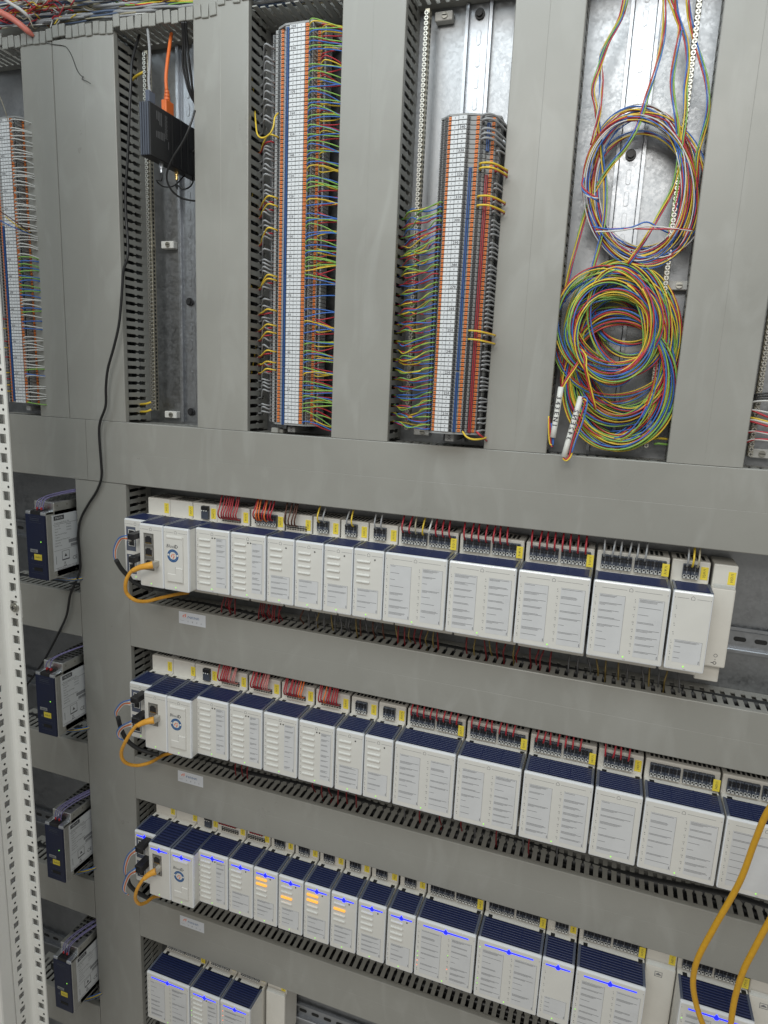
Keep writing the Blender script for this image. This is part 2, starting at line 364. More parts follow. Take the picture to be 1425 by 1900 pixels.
def din_h(x0, x1, zc, label):
    t = thing('mounting_rail', label, 'mounting rail', 'slotted steel mounting rails')
    y = YP-7.5; h = 17.5
    prof = [(y, zc-h), (y-.1, zc-h+4), (y+.8, zc-h+5), (YP-1.4, zc-h+5), (YP-1.4, zc+h-5), (y+.8, zc+h-5), (y-.1, zc+h-4), (y, zc+h), (y+1.1, zc+h), (y+1.1, zc+h-3.8), (YP-.2, zc+h-3.8), (YP-.2, zc-h+3.8), (y+1.1, zc-h+3.8), (y+1.1, zc-h)]
    MB().prism(prof, 'x', x0, x1, M['rail']).build('rail', t)
    n = int((x1-x0)/25)
    for i in range(n):
        b = MB(); slot_oval(b, x0+25*(i+.5), zc, 3.1, 7.6, True, YP-1.5, M['dark']); b.build('slot', t)
x3 = at(1184, 160, YP-2)[0]
zs = [at(px, py, YP-2)[2] for px, py in ((1197, 33), (1191, 78), (1187, 120), (1182, 163), (1179, 205))]
dz = (zs[0]-zs[-1])/4
scz = at(1171, 287, YP-4)[2]
din_v(x3, ZH1+3, 640, 'steel mounting rail with oval slots behind the wire coils', [zs[0]+dz*(3-i) for i in range(26) if abs(zs[0]+dz*(3-i)-scz) > 14 and zs[0]+dz*(3-i) > -70], (scz,))
x2 = at(884.4, 130, YP-2)[0]
z2 = [at(px, py, YP-2)[2] for px, py in ((889, 69.5), (881, 190.7))]; dz2 = (z2[0]-z2[1])/3
din_v(x2, ZH1+3, ZTOP+5, 'steel mounting rail above and behind the short terminal strip', [z2[0]-dz2*i for i in range(6)], (at(891, 25, YP-4)[2],))
x1 = at(353, 560, YP-2)[0]
din_v(x1, ZH1+3, ZTOP+5, 'steel mounting rail beside the duct, carrying the black router', [at(360, 640, YP-2)[2]+25*i for i in range(-3, 19) if i not in (3, -3)], (at(358, 560, YP-4)[2], at(364, 765, YP-4)[2]))
din_v(-450*1.06, ZH1+3, ZTOP+5, 'steel mounting rail behind the tall numbered terminal strip', [])
din_v(-966, ZH1+3, ZTOP+5, 'steel mounting rail behind the terminal strip at the cabinet side', [])
ZROW = [-231.0, -512.0, -792.5, -1080.0]
for i, z in enumerate(ZROW):
    din_h(XL2+2, 420, z-84, 'steel mounting rail behind the '+('top', 'second', 'third', 'lowest')[i]+' row of white modules')
for i, z in enumerate((-305, -612, -925, -1222)):
    din_h(-1125, XL-4, z+0, 'dim steel mounting rail behind the '+('topmost', 'second', 'third', 'lowest')[i]+' power supply')

sb = MB(); sb.disc((0, -2.2, 0), 'y', 2.8, M['zinc'], 10, 4.4, smooth=True); sb.box(-1.9, 1.9, -4.6, -4.3, -.35, .35, M['dark']); sb.box(-.35, .35, -4.65, -4.35, -1.9, 1.9, M['dark'])
SCREW = sb.mesh('clamp_screw', False)
hbm = MB(); hbm.disc((0, 0, 0), 'x', 1.9, M['dark'], 8, .3, rz=2.1); HOLE = hbm.mesh('hole', False)
def earth_rail(x, y, z0, z1, label, feet, pitch=6.0, side=1):
    t = thing('earth_rail', label, 'earth rail', 'earth rails with clamp screws')
    MB().cbox(x-3.2, x+3.2, y, y+9.5, z0, z1, M['brass'], .5).build('bar', t)
    n = int((z1-z0)/pitch)
    for i in range(n):
        z = z0+pitch*(i+.5)
        piece('clamp_screw', SCREW, t, (x, y, z))
        piece('hole', HOLE, t, (x+3.25, y+5, z))
    for fz in feet:
        f = MB().cbox(x+3.6, x+27, YP-12, YP-.2, fz-5.5, fz+5.5, M['cwhite'], .8).build('bracket', t)
        b = MB(); b.disc((x+17, YP-13, fz), 'y', 4, M['zinc'], 12, 2, smooth=True); b.box(x+13.6, x+20.4, YP-14.3, YP-13.9, fz-.5, fz+.5, M['dark']); b.build('bracket_screw', f)
    return t
def er(px, py, y): return at(px, py, y)[0]
YE = 912
xe1 = er(281, 560, YE); earth_rail(xe1, YE, -62, 470, 'long earth rail of clamp screws beside the black router', [at(290, 455, YP-10)[2], at(300, 768, YP-10)[2]])
xe2 = er(785, 190, YE); earth_rail(xe2, YE, -66, 472, 'earth rail of clamp screws left of the short terminal strip', [at(812, 32, YP-10)[2], at(776, 800, YP-10)[2]])
xe3 = er(1262, 300, YE); earth_rail(xe3, YE, -68, 620, 'earth rail of clamp screws beside the wire coils', [at(1250, 530, YP-10)[2]])
xe4 = er(1404, 760, YE); earth_rail(xe4, YE, -70, 560, 'earth rail of clamp screws at the right edge of the view', [at(1414, 842, YP-10)[2]])

# ------------------------------------------------------------------ terminal strips
def marker_mesh(txt, wdt):
    b = MB().cbox(-wdt/2+.15, wdt/2-.15, -1.0, 0, -2.2, 2.2, M['marker'], .25)
    if txt:
        for dx in ((-.16, .16) if len(txt) > 1 else (0,)): b.text(txt, 4.9 if len(txt) > 1 else 3.6, (dx, -1.08-abs(dx)*.1-dx*.05, 0), M['ink'])
    return b.mesh('marker', False)
_mk = {}
def marker(txt, wdt):
    k = (txt, round(wdt, 1))
    if k not in _mk: _mk[k] = marker_mesh(txt, wdt)
    return _mk[k]
def hole(b, x, y, r=2.1): b.disc((x, y, 0), 'y', r, M['black'], 10, .5)
def btn(b, x, y, wd=2.2): b.cbox(x-wd, x+wd, y-1.0, y+.4, -2.0, 2.0, M['orange'], .4); b.box(x-wd*.55, x+wd*.55, y-1.06, y-.9, -.35, .35, M['dark'])
def block_a():
    b = MB()
    prof = [(-494, 898), (-494, 891), (-484.5, 891), (-484.5, 881), (-467, 881), (-466.5, 874), (-425.8, 874), (-425.8, 886), (-412.5, 886), (-412.5, 905), (-420, 922), (-432, 926), (-432, 938), (-478, 938), (-478, 926), (-488, 920)]
    b.prism(prof[::-1], 'z', -2.2, 2.2, M['tgrey'])
    hole(b, -491.3, 890.8, 1.9); btn(b, -487.2, 890.8, 1.8); hole(b, -479, 880.8, 2.1); btn(b, -473.8, 880.8, 2.0)
    btn(b, -434.3, 873.8, 2.3); hole(b, -428.6, 873.8, 2.3); btn(b, -422.3, 885.8, 2.0); hole(b, -416.8, 885.8, 2.2)
    b.box(-425.8, -424.2, 878, 886, -2.5, -2.1, M['cwhite'])
    return b.mesh('terminal_block', False)
def block_b():
    b = MB()
    prof = [(-243, 872), (-243, 862), (-236.5, 862), (-236.5, 853), (-229.5, 852), (-208, 852), (-203.5, 854), (-187, 858), (-184, 861), (-170.2, 869.5), (-170.2, 890), (-190, 920), (-196, 938), (-232, 938), (-236, 915)]
    b.prism(prof[::-1], 'z', -2.2, 2.2, M['tgrey'])
    hole(b, -239.8, 861.8, 2.5); hole(b, -233.6, 852.4, 2.5); btn(b, -229.0, 851.8, 1.6)
    hole(b, -206.0, 852.4, 2.0); btn(b, -195.2, 855.8, 2.0); hole(b, -189.6, 857.0, 2.5); hole(b, -185.0, 860.0, 1.9)
    btn(b, -177.8, 864.4, 1.9); hole(b, -173.0, 867.0, 2.5)
    return b.mesh('terminal_block', False)
BA, BB = block_a(), block_b()
def jumper(t, x, y, z0, z1, m, teeth):
    j = MB().cbox(x-1.75, x+1.75, y-1.5, y+4, z0, z1, m, .4).build('jumper', t)
    b = MB(); n = int((z1-z0)/teeth)
    for i in range(n): b.box(x-.55, x+.55, y-1.62, y-1.45, z0+teeth*(i+.5)-.5, z0+teeth*(i+.5)+.5, M['dark'])
    o = b.build('probe_holes', j); o['kind'] = 'stuff'
STRIP1 = dict(z0=-65.4, p=5.209, n=100); STRIP2 = dict(z0=-60.7, p=5.28, n=72); STRIP3 = dict(z0=-61.5, p=5.22, n=85)
def rz(s, i): return s['z0']+s['p']*(s['n']-i-.5)
t1 = thing('terminal_strip', 'tall terminal strip numbered 10 to 200 with white markers and blue jumpers', 'terminal strip', 'numbered terminal strips')
for i in range(100):
    z = rz(STRIP1, i); v = 200-2*i
    bl = piece('terminal_block', BA, t1, (0, 0, z))
    a = str(v) if v % 10 == 0 else str(v % 10)
    k = link('marker', marker(a, 10.9), bl); k.location = L((-453.9, 873.4, 0))
    k = link('marker', marker(str((v-1) % 10), 11.3), bl); k.location = L((-442.7, 873.4, 0))
for a, b in ((0.9, 41.5), (42.8, 79.5), (81, 118), (119.3, 159.5), (161, 167), (169, 199)):
    a, b = a/2, b/2; jumper(t1, -462.4, 873, rz(STRIP1, b)-2.3, rz(STRIP1, a)+2.3, M['jblue'], 1.3)
b = MB().prism([(-494, 900), (-480, 880.5), (-466.5, 873.4), (-425.8, 873.4), (-412.5, 886), (-412.5, 938), (-494, 938)], 'z', rz(STRIP1, 0)+2.7, rz(STRIP1, 0)+5.2, M['tgrey']); b.build('end_plate', t1)
b = MB().prism([(-494, 900), (-480, 880.5), (-466.5, 873.4), (-425.8, 873.4), (-412.5, 886), (-412.5, 938), (-494, 938)], 'z', rz(STRIP1, 99)-5.0, rz(STRIP1, 99)-2.7, M['tgrey']); b.build('end_plate', t1)
b = MB().cbox(-461, -449, 886, 938, -79, -71.2, M['tgrey'], .5).text('X4', 6, (-455, 885.8, -75), M['ink'], u=(0,0,1), v=(-1,0,0)); b.build('end_clamp', t1)
t2 = thing('terminal_strip', 'shorter terminal strip numbered 210 to 340 with blue and red jumpers', 'terminal strip', 'numbered terminal strips')
for i in range(72):
    z = rz(STRIP2, i); v = 344-2*i
    bl = piece('terminal_block', BB, t2, (0, 0, z))
    k = link('marker', marker(str((v-1) % 10), 9), bl); k.location = L((-222.6, 851.3, 0))
    k = link('marker', marker(str(v) if v % 10 == 0 else str(v % 10), 10), bl); k.location = L((-212.8, 850.6, 0))
zb = rz(STRIP2, 71)
for a, b in ((11, 21.3), (22.3, 39), (40, 56), (57.3, 71)): jumper(t2, -200.6, 853, rz(STRIP2, b)-2.3, rz(STRIP2, a)+2.3, M['jblue'], 1.3)
jumper(t2, -181.6, 859.5, zb-2.3, rz(STRIP2, 12), M['jred'], 1.3); jumper(t2, -182.6, 859.5, rz(STRIP2, 7), rz(STRIP2, 1), M['jblue'], 1.3)
for za, zc in ((rz(STRIP2, 0)+2.8, rz(STRIP2, 0)+5), (zb-5.2, zb-2.8)):
    MB().prism([(-243, 862), (-229.5, 851.4), (-208, 851.4), (-184, 860), (-169.5, 869), (-169.5, 938), (-243, 938)], 'z', za, zc, M['tgrey']).build('end_plate', t2)
MB().cbox(-216, -204, 868, 938, zb-16, zb-5.6, M['tgrey'], .5).text('X4', 6.5, (-210, 867.8, zb-11), M['ink'], u=(0,0,1), v=(-1,0,0)).build('end_clamp', t2)
t3 = thing('terminal_strip', 'terminal strip at the cabinet side, next to the narrow duct, with white wires', 'terminal strip', 'numbered terminal strips')
OX = -514.5
for i in range(85):
    z = rz(STRIP3, i); v = 470-2*i+0
    bl = piece('terminal_block', BA, t3, (OX, 0, z))
    k = link('marker', marker(str(v) if v % 10 == 0 else str(v % 10), 10.9), bl); k.location = L((-453.9, 873.4, 0))
    k = link('marker', marker(str((v-1) % 10), 11.3), bl); k.location = L((-442.7, 873.4, 0))
jumper(t3, OX-462.4, 873, rz(STRIP3, 84), rz(STRIP3, 30), M['jblue'], 1.3)
MB().prism([(OX-494, 900), (OX-480, 880.5), (OX-466.5, 873.4), (OX-425.8, 873.4), (OX-412.5, 886), (OX-412.5, 938), (OX-494, 938)], 'z', rz(STRIP3, 0)+2.7, rz(STRIP3, 0)+5.2, M['tgrey']).build('end_plate', t3)
MB().cbox(OX-445, OX-436, 880, 938, -74, -66, M['tgrey'], .5).build('end_clamp', t3)

# ------------------------------------------------------------------ wires at the strips
def wire(name, pts, r, m, label, cat='wire', group=None, sub=4, n=6):
    return tag(MB().tube(pts, r, m, n, sub).build(name), label, cat, group)
R = random.Random(11)
GW = 'thin coloured wires at the numbered strips'
def col(n): return {'wwhite': 'white', 'blk': 'black', 'netc': 'orange'}.get(n, n)
zq = 0
for i in range(100):
    v = 200-2*i; z = rz(STRIP1, i)
    if i % 4 == 0: zq = [R.uniform(-6, 6) for _ in range(4)]
    tgt = rz(STRIP1, (i//4)*4+1.5)
    gap = 60 <= v <= 76
    if (not gap and R.random() < .86) or i % 3 == 0 and gap:
        c = ('green', 'blue')[i % 2] if R.random() < .8 else R.choice(('green', 'blue', 'yellow'))
        ze = tgt+(z-tgt)*.3+zq[i % 4]*.75; bow = R.uniform(-1, 4)
        if i > 95: ze -= R.uniform(6, 14)
        wire('signal_wire', [(-428.6, 876, z), (-427.5, 866, z+.3), (-419, 864-R.uniform(0, 4), z+bow), (-402, 872, (z+ze)/2+bow*1.2), (-385, 884, ze), (-376, 905, ze-1)], .76, M[c],
             f'{col(c)} wire from the upper right holes of the tall strip at marker {v}', group=GW)
    if (not gap) and R.random() < .9:
        c = ('red', 'yellow')[(i*3//2) % 2] if R.random() < .9 else R.choice(('red', 'yellow', 'blue', 'green'))
        ze = tgt+(z-tgt)*.3+zq[(i+1) % 4]; bow = R.uniform(-3, 3)
        if i > 94: ze -= R.uniform(4, 12)
        wire('signal_wire', [(-416.8, 888, z), (-415.5, 878, z), (-408, 876-R.uniform(0, 4), z+bow), (-396, 881, (z+ze)/2+bow), (-384, 892, ze), (-376, 908, ze)], .82, M[c],
             f'{col(c)} wire from the lower right holes of the tall strip at marker {v}', group=GW)
# grey wires and yellow or red links on the left of the tall strip
ypx = [75, 262, 372, 386, 430, 512, 524, 575, 609, 622, 655, 672, 690, 780]
yrows = {min(range(100), key=lambda i: abs(rz(STRIP1, i)-at(512, y, 885)[2])) for y in ypx}
for i in range(2, 99):
    v = 200-2*i; z = rz(STRIP1, i)
    slot = math.floor((z-(ZH1+.4))/PITCH_F); zs_ = ZH1+.4+PITCH_F*slot+PITCH_F*.0+0.3
    zs_ += R.uniform(-1.2, 1.2)
    if i in yrows:
        wire('yellow_wire', [(-479, 883, z), (-480.5, 874, z+.5), (-489, 871, z+1.5), (-504, 884, (z+zs_)/2-2), (-517, 902, zs_-1), (-527, 916, zs_-1), (-536, 920, zs_-2)], 1.15, M['yellow'],
             f'yellow wire from the tall strip into the duct on its left at marker {v}', group='yellow links on the left of the tall strip')
        wire('yellow_wire', [(-491.3, 892, z-2), (-493, 884, z-2.5), (-503, 886, z-4), (-516, 902, zs_-2.5), (-527, 915, zs_-2.5), (-536, 919, zs_-3)], 1.1, M['red'],
             f'red wire from the tall strip into the duct on its left at marker {v}', group='red links on the left of the tall strip')
    elif R.random() < .62 and not (27 > i > 19 and R.random() < .4):
        k = R.uniform(1, 5)
        wire('grey_wire', [(-491.3, 893, z), (-493, 884, z+.4), (-501, 884-R.uniform(0, 4), z+k), (-513, 900, zs_+k*.5), (-524, 915, zs_), (-540, 920, zs_-1)], 1.25, M['grey'],
             f'grey wire into the left side of the tall strip at marker {v}', group='grey wires at the numbered strips')
pl = [at(*q) for q in ((516, 210, 872), (510, 218, 862), (507, 236, 858), (500, 249, 858), (487, 256, 862), (478, 250, 868), (475, 232, 880), (473, 206, 905))]
wire('yellow_wire', pl, 1.15, M['yellow'], 'yellow wire hanging in a deep loop left of the tall strip near marker 160', group='yellow links on the left of the tall strip')
# strip 2, left side: four colours converging on the slots of the duct
for i in range(18, 72):
    v = 344-2*i; z = rz(STRIP2, i); g = (i-18)//2
    slot = math.floor((rz(STRIP2, 18+g*2)-(ZH1+.4))/PITCH_F); zz = ZH1+.4+PITCH_F*slot+R.uniform(-1.6, 1.6)
    for lvl in (0, 1):
        c = (('green', 'blue'), ('yellow', 'red'))[lvl][i % 2]
        if R.random() < .1: c = R.choice(('green', 'blue', 'yellow', 'red'))
        if lvl == 1 and R.random() < .12: continue
        x0, y0 = ((-233.3, 850), (-239.8, 859))[lvl]
        b1 = R.uniform(1, 5); b2 = R.uniform(-5, 4)
        wire('signal_wire', [(x0, y0+5, z), (x0-1, y0-3, z), (x0-9, y0+1, z-R.uniform(.5, 2.5)), (-260-R.uniform(-5, 5), 862+R.uniform(-7, 9), (z+zz)/2-b1), (-281+R.uniform(-3, 3), 880+R.uniform(-8, 6), zz+b2*1.3), (-300, 906, zz+R.uniform(-1, 1)), (-312, 914, zz)], .8, M[c],
             f'{c} wire from the {("inner", "outer")[lvl]} left holes of the shorter strip at marker {v}', group=GW)
for i in range(0, 72):
    v = 344-2*i; z = rz(STRIP2, i)
    if i < 6 and i != 2:
        wire('grey_wire', [(-189.4, 860, z), (-188.5, 851, z+.8), (-182, 850, z+1.5), (-174, 857, z+.5), (-167, 874, z-2), (-162, 898, z-4)], 1.35, M['grey'],
             f'grey wire from the middle holes of the shorter strip at marker {v}', group='grey wires at the numbered strips')
    if i in (10, 11, 17, 19, 47, 49):
        wire('yellow_wire', [(-189.4, 860, z), (-188, 850, z), (-176, 846, z-1), (-167, 852, z-2.5), (-158, 870, z-4)], 1.2, M['yellow'],
             f'yellow wire from the middle holes of the shorter strip at marker {v}', group='yellow links at the shorter strip')
        wire('yellow_wire', [(-172.6, 869, z), (-171, 860, z-1), (-166, 862, z-2), (-160, 880, z-3)], 1.1, M['red'],
             f'red wire from the right holes of the shorter strip at marker {v}', group='red links at the shorter strip')
    elif i > 6 and R.random() < .8:
        wire('grey_wire', [(-172.6, 870, z), (-171.5, 862, z+.3), (-169, 863, z+.8), (-166, 873, z+R.uniform(-1, 2)), (-163, 895, z+R.uniform(-3, 2))], 1.2, M['grey'],
             f'grey wire from the right holes of the shorter strip at marker {v}', group='grey wires at the numbered strips')
for c, q in (('yellow', ((858, 800, 858), (865, 810, 852), (876, 815, 852), (890, 815, 858), (902, 812, 872))), ('red', ((884, 800, 864), (889, 806, 858), (897, 812, 866), (903, 818, 880)))):
    wire('yellow_wire', [at(*k) for k in q], 1.3, M[c], f'{c} wire looping out below the last block of the shorter strip', group=f'{c} links at the shorter strip')
# strip 3, right side
for i in range(85):
    z = rz(STRIP3, i); v = 470-2*i
    c = 'wwhite'
    if 39 < i < 52 or i in (58, 59, 61, 62, 84) or i in (55, 56, 74, 75): c = ('green', 'blue')[i % 2]
    if i in (2, 7, 13, 20) or R.random() < .08: continue
    tg = rz(STRIP3, (i//3)*3+1); ze = tg+(z-tg)*.45+R.uniform(-1, 1); k = R.uniform(-1, 2.5)
    wire('white_wire', [(OX-428.6, 876, z), (OX-427, 866, z), (OX-419, 865, z+k), (OX-406, 872, (z+ze)/2+k), (OX-398, 884, ze), (OX-390, 905, ze)], .95, M[c],
         f'{col(c)} wire from the strip at the cabinet side into the narrow duct, marker {v}', group='wires of the strip at the cabinet side')
for i in range(84):
    z = rz(STRIP3, i)
    if i > 56 and R.random() < .75:
        c = R.choice(('red', 'red', 'grey', 'grey', 'yellow'))
        wire('short_wire', [(OX-479, 883, z), (OX-480, 875, z), (OX-488, 874, z-1), (OX-500, 890, z-2)], 1.1, M[c], f'{c} wire on the far side of the strip at the cabinet side, marker {470-2*i}', group='far side wires of the strip at the cabinet side')
for c, q in (('brown', ((0, 392, 850), (20, 405, 846), (38, 418, 852), (62, 434, 885))), ('blue', ((0, 409, 852), (25, 422, 850), (45, 430, 862), (62, 436, 888))), ('yellow', ((10, 402, 848), (28, 416, 848), (40, 424, 856), (60, 434, 886)))):
    wire('crossing_wire', [at(*k) for k in q], .8, M[c], f'{c} wire slanting across the markers of the strip at the cabinet side')
wire('crossing_wire', [at(*k) for k in ((-6, 165, 860), (4, 190, 862), (12, 214, 866), (14, 225, 874))], .5, M['beige'], 'thin beige wire dropping onto the top of the strip at the cabinet side')

# ------------------------------------------------------------------ white controller modules in four rows
def conn_mesh(style):
    """two-pole spring connector: dark body, wire funnels above, white-rimmed test holes below"""
    b = MB()
    if style == 'two':
        b.cbox(0.2, 9.4, 893.5, 899, 2.5, 21, M['slate'], .5)
        b.box(4.65, 4.95, 893.3, 893.6, 5, 21, M['tgrey'])
        for x in (2.5, 7.1):
            b.disc((x, 892.9, 18.3), 'y', 2.1, M['black'], 10, 1.6); b.disc((x, 892.9, 14.3), 'y', 1.9, M['black'], 10, 1.2, rz=1.3)
            b.disc((x, 893.1, 6.2), 'y', 2.0, M['bar'], 10, .8); b.disc((x, 892.9, 6.6), 'y', 1.35, M['black'], 8, 1.0)
            b.box(x-1.6, x+1.6, 892.8, 893.4, 3.0, 3.9, M['bar'])
        b.box(4.1, 4.5, 893.2, 893.5, 10.3, 12, M['bar'])
    elif style == 'one':
        b.cbox(0.2, 4.4, 893.5, 899, 2.5, 20, M['slate'], .4)
        b.disc((2.3, 892.9, 17.5), 'y', 1.7, M['black'], 8, 1.4)
        b.disc((2.3, 893.1, 7.6), 'y', 1.5, M['bar'], 8, .6); b.disc((2.3, 893.0, 4.4), 'y', 1.5, M['black'], 8, .6)
    elif style == 'three':
        b.cbox(0.2, 13.6, 893.5, 899, 1, 15, M['slate'], .6); b.cbox(0.6, 13.4, 892.5, 899, 15.4, 22.5, M['black'], .6)
        for x in (2.8, 6.9, 11): b.disc((x, 892.3, 19), 'y', 1.6, M['dark'], 8, .8); b.disc((x, 892.3, 15.2), 'y', 1.0, M['bar'], 8, .8)
    elif style == 'strip':
        for k in range(8):
            x = 2.2+4.4*k
            b.box(x-1.8, x+1.8, 897.6, 899.2, 3.5, 5.2, M['black']); b.box(x-1.5, x+1.5, 897.3, 898.8, 1.0, 2.0, M['black']); b.box(x-1.7, x+1.7, 897.5, 899.1, 7.0, 8.2, M['slate'])
    return b.mesh('terminal_connector', False)
CON = {k: conn_mesh(k) for k in ('two', 'one', 'three', 'strip')}
def lampmesh(m, wd=.8, h=.9): return MB().cbox(-wd, wd, -.5, .3, -h, h, m, .2).mesh('indicator_lamp', False)
LED = {k: lampmesh(M['led_'+k]) for k in 'gro'}; LEDS = {k: lampmesh(M['led_'+k], .7, .7) for k in 'gro'}; LEDOFF = lampmesh(M['bar'], .6, .6)
BAR = MB().cbox(0, 20, -2.3, .3, -1.5, 1.5, M['bar'], 1.0, 2).mesh('status_bar', False)
BARL = MB().cbox(0, 20, -2.3, .3, -1.7, 1.7, M['led_o'], 1.0, 2).mesh('status_bar', False)
_mc = {}
def cached(key, fn):
    if key not in _mc: _mc[key] = fn()
    return _mc[key]
def base_mesh(wd, pad_l=0, vents=True):
    b = MB()
    b.cbox(.3-pad_l, wd-.3, 899, YP-6, -127, 25.5, M['base'], 1.6, 2)
    b.cbox(.5-pad_l, wd-.5, 884, 899.3, -104, -1.6, M['base'], .8)
    for x in (7, wd-9): b.box(x, x+6, 885.5, 892, -1.7, -1.2, M['dark'])
    b.box(wd-.3, wd+.3, 903, YP-8, -120, 22, M['dark'])
    if vents:
        k = 0
        while 6+6*k+4 < wd-4: b.box(6+6*k, 6+6*k+3.6, 906, 930, 25.2, 25.8, M['dark']); k += 1
    return b.mesh('base', False)
def housing_mesh(wd, yf):
    b = MB(); b.cbox(.5, wd-.5, yf+3, 884, -100, -.8, M['white'], 1.0)
    b.cbox(.25, wd-.25, yf, yf+7, -100.3, .3, M['clear'], 1.9, 2)
    b.cbox(1.7, wd-1.7, yf-.12, yf+3, -98.2, -1.9, M['white'], .3)
    return b.mesh('housing', False)
def grille_mesh(wd, yf):
    b = MB(); b.box(1.2, wd-1.2, yf+4, 884, -1.2, .55, M['navy'])
    for s in (0, 1):
        x = .6 if s == 0 else wd-4.2
        b.cbox(x, x+3.6, yf+4, 884.3, -1.2, 1.5, M['smoke'], .5)
    n = 8; d = (883-yf-6)/n
    for k in range(n): b.cbox(4.4, wd-4.4, yf+6+d*k+.4, yf+6+d*k+d*.62, .2, 1.45, M['navyrib'], .25)
    for x in [4.4+(wd-8.8)*q for q in ((.33, .67) if wd > 70 else ())]: b.box(x-.4, x+.4, yf+5, 883, .2, 1.5, M['navyrib'])
    return b.mesh('top_grille', False)
def glow_line_mesh(wd, yf):
    b = MB(); y = yf-.25; c = wd*.5
    if True:
        b.cbox(wd*.12, wd*.88, y-.1, yf, -9.3, -7.1, M['led_bs'], .3)
        b.cbox(c-6-wd*.12, c+6+wd*.12, y-.2, yf, -9.25, -7.15, M['led_b'], .3)
        return b.mesh('glow_line', False)
def logo_mesh(wd, yf, lit):
    b = MB(); y = yf-.25; c = wd*.5
    if lit:
        b.prism([(c-2.9, -9.9), (c-3.1, -8), (c-1.6, -5.6), (c, -3.0), (c+1.6, -5.6), (c+3.1, -8), (c+2.9, -9.9), (c+1.3, -11.6), (c-1.3, -11.6)], 'y', y-.4, yf, M['led_b'])
    else:
        b.box(wd*.12, c-4.5, y, yf, -8.1, -7.75, M['inkl']); b.box(c+4.5, wd*.9, y, yf, -8.1, -7.75, M['inkl'])
        for (x0, z0, x1, z1) in ((c-2, -9.2, c-2, -6.4), (c-2, -6.4, c, -4.6), (c, -4.6, c+2, -6.4), (c+2, -6.4, c+2, -9.2), (c-2, -9.2, c+2, -9.2)):
            d = Vector((x1-x0, 0, z1-z0)).normalized(); q = Vector((-d.z, 0, d.x))*.22
            b.add([(x0+q.x, y, z0+q.z), (x1+q.x, y, z1+q.z), (x1-q.x, y, z1-q.z), (x0-q.x, y, z0-q.z)], [(0, 1, 2, 3)], M['inkl'])
    for x in (3, wd-3): b.disc((x, y, -8), 'y', .5, M['inkl'], 6, .2)
    b.text('US1', 1.9, (c+.5, y, -98), M['inkl']) if wd < 200 else None
    return b.mesh('front_print', False)
def sheet_mesh(x0, x1, z0, z1, yf, n, seed, side_nums=None, blank=0.0):
    """printed paper sheet behind the clear front: n entries of one or two text lines"""
    r = random.Random(seed); b = MB(); b.box(x0, x1, yf-.3, yf-.05, z1, z0, M['sheet'])
    b.box(x0, x1, yf-.42, yf-.3, z0-.25, z0, M['inkl']); b.box(x1-.25, x1, yf-.42, yf-.3, z1, z0, M['inkl'])
    p = (z0-z1)/n
    for k in range(n):
        zz = z0-p*k-1.5
        ln = (x1-x0-3)*r.choice((.45, .7, .85, .95, 1.0))
        if r.random() < blank: ln = (x1-x0)*.22
        b.box(x0+1, x0+1+ln, yf-.42, yf-.3, zz-.42, zz, M['inks'])
        if ln > (x1-x0)*.5 and r.random() < .9:
                b.box(x0+1, x0+1+(x1-x0-3)*r.uniform(.5, .95), yf-.42, yf-.3, zz-1.75, zz-1.35, M['inks'])
                if p > 8.6 and r.random() < .6: b.box(x0+1, x0+1+(x1-x0-3)*r.uniform(.25, .8), yf-.42, yf-.3, zz-3.05, zz-2.7, M['inks'])
    b.box(x1-1.9, x1-1.3, yf-.42, yf-.3, z1+1, z1+5, M['ink'])
    return b.mesh('label_sheet', False)
def nums_mesh(x, z0, p, n, first, yf):
    b = MB()
    for k in range(n): b.text(f'{first+k}.', 2.6, (x, yf-.3, z0-p*k), M['ink']); b.disc((x+.3, yf-.25, z0-p*k-2.8), 'y', .55, M['inkl'], 6, .2)
    return b.mesh('front_numbers', False)
def tag_mesh(txt):
    b = MB(); b.cbox(-4.3, 4.3, 898.4, 899.2, -8.3, 8.3, M['tagy'], .15); b.text(txt, 4.5, (0, 898.3, 0), M['ink'], u=(0, 0, 1), v=(-1, 0, 0))
    return b.mesh('tag_label', False)
MODG = 'white controller modules on the rails'
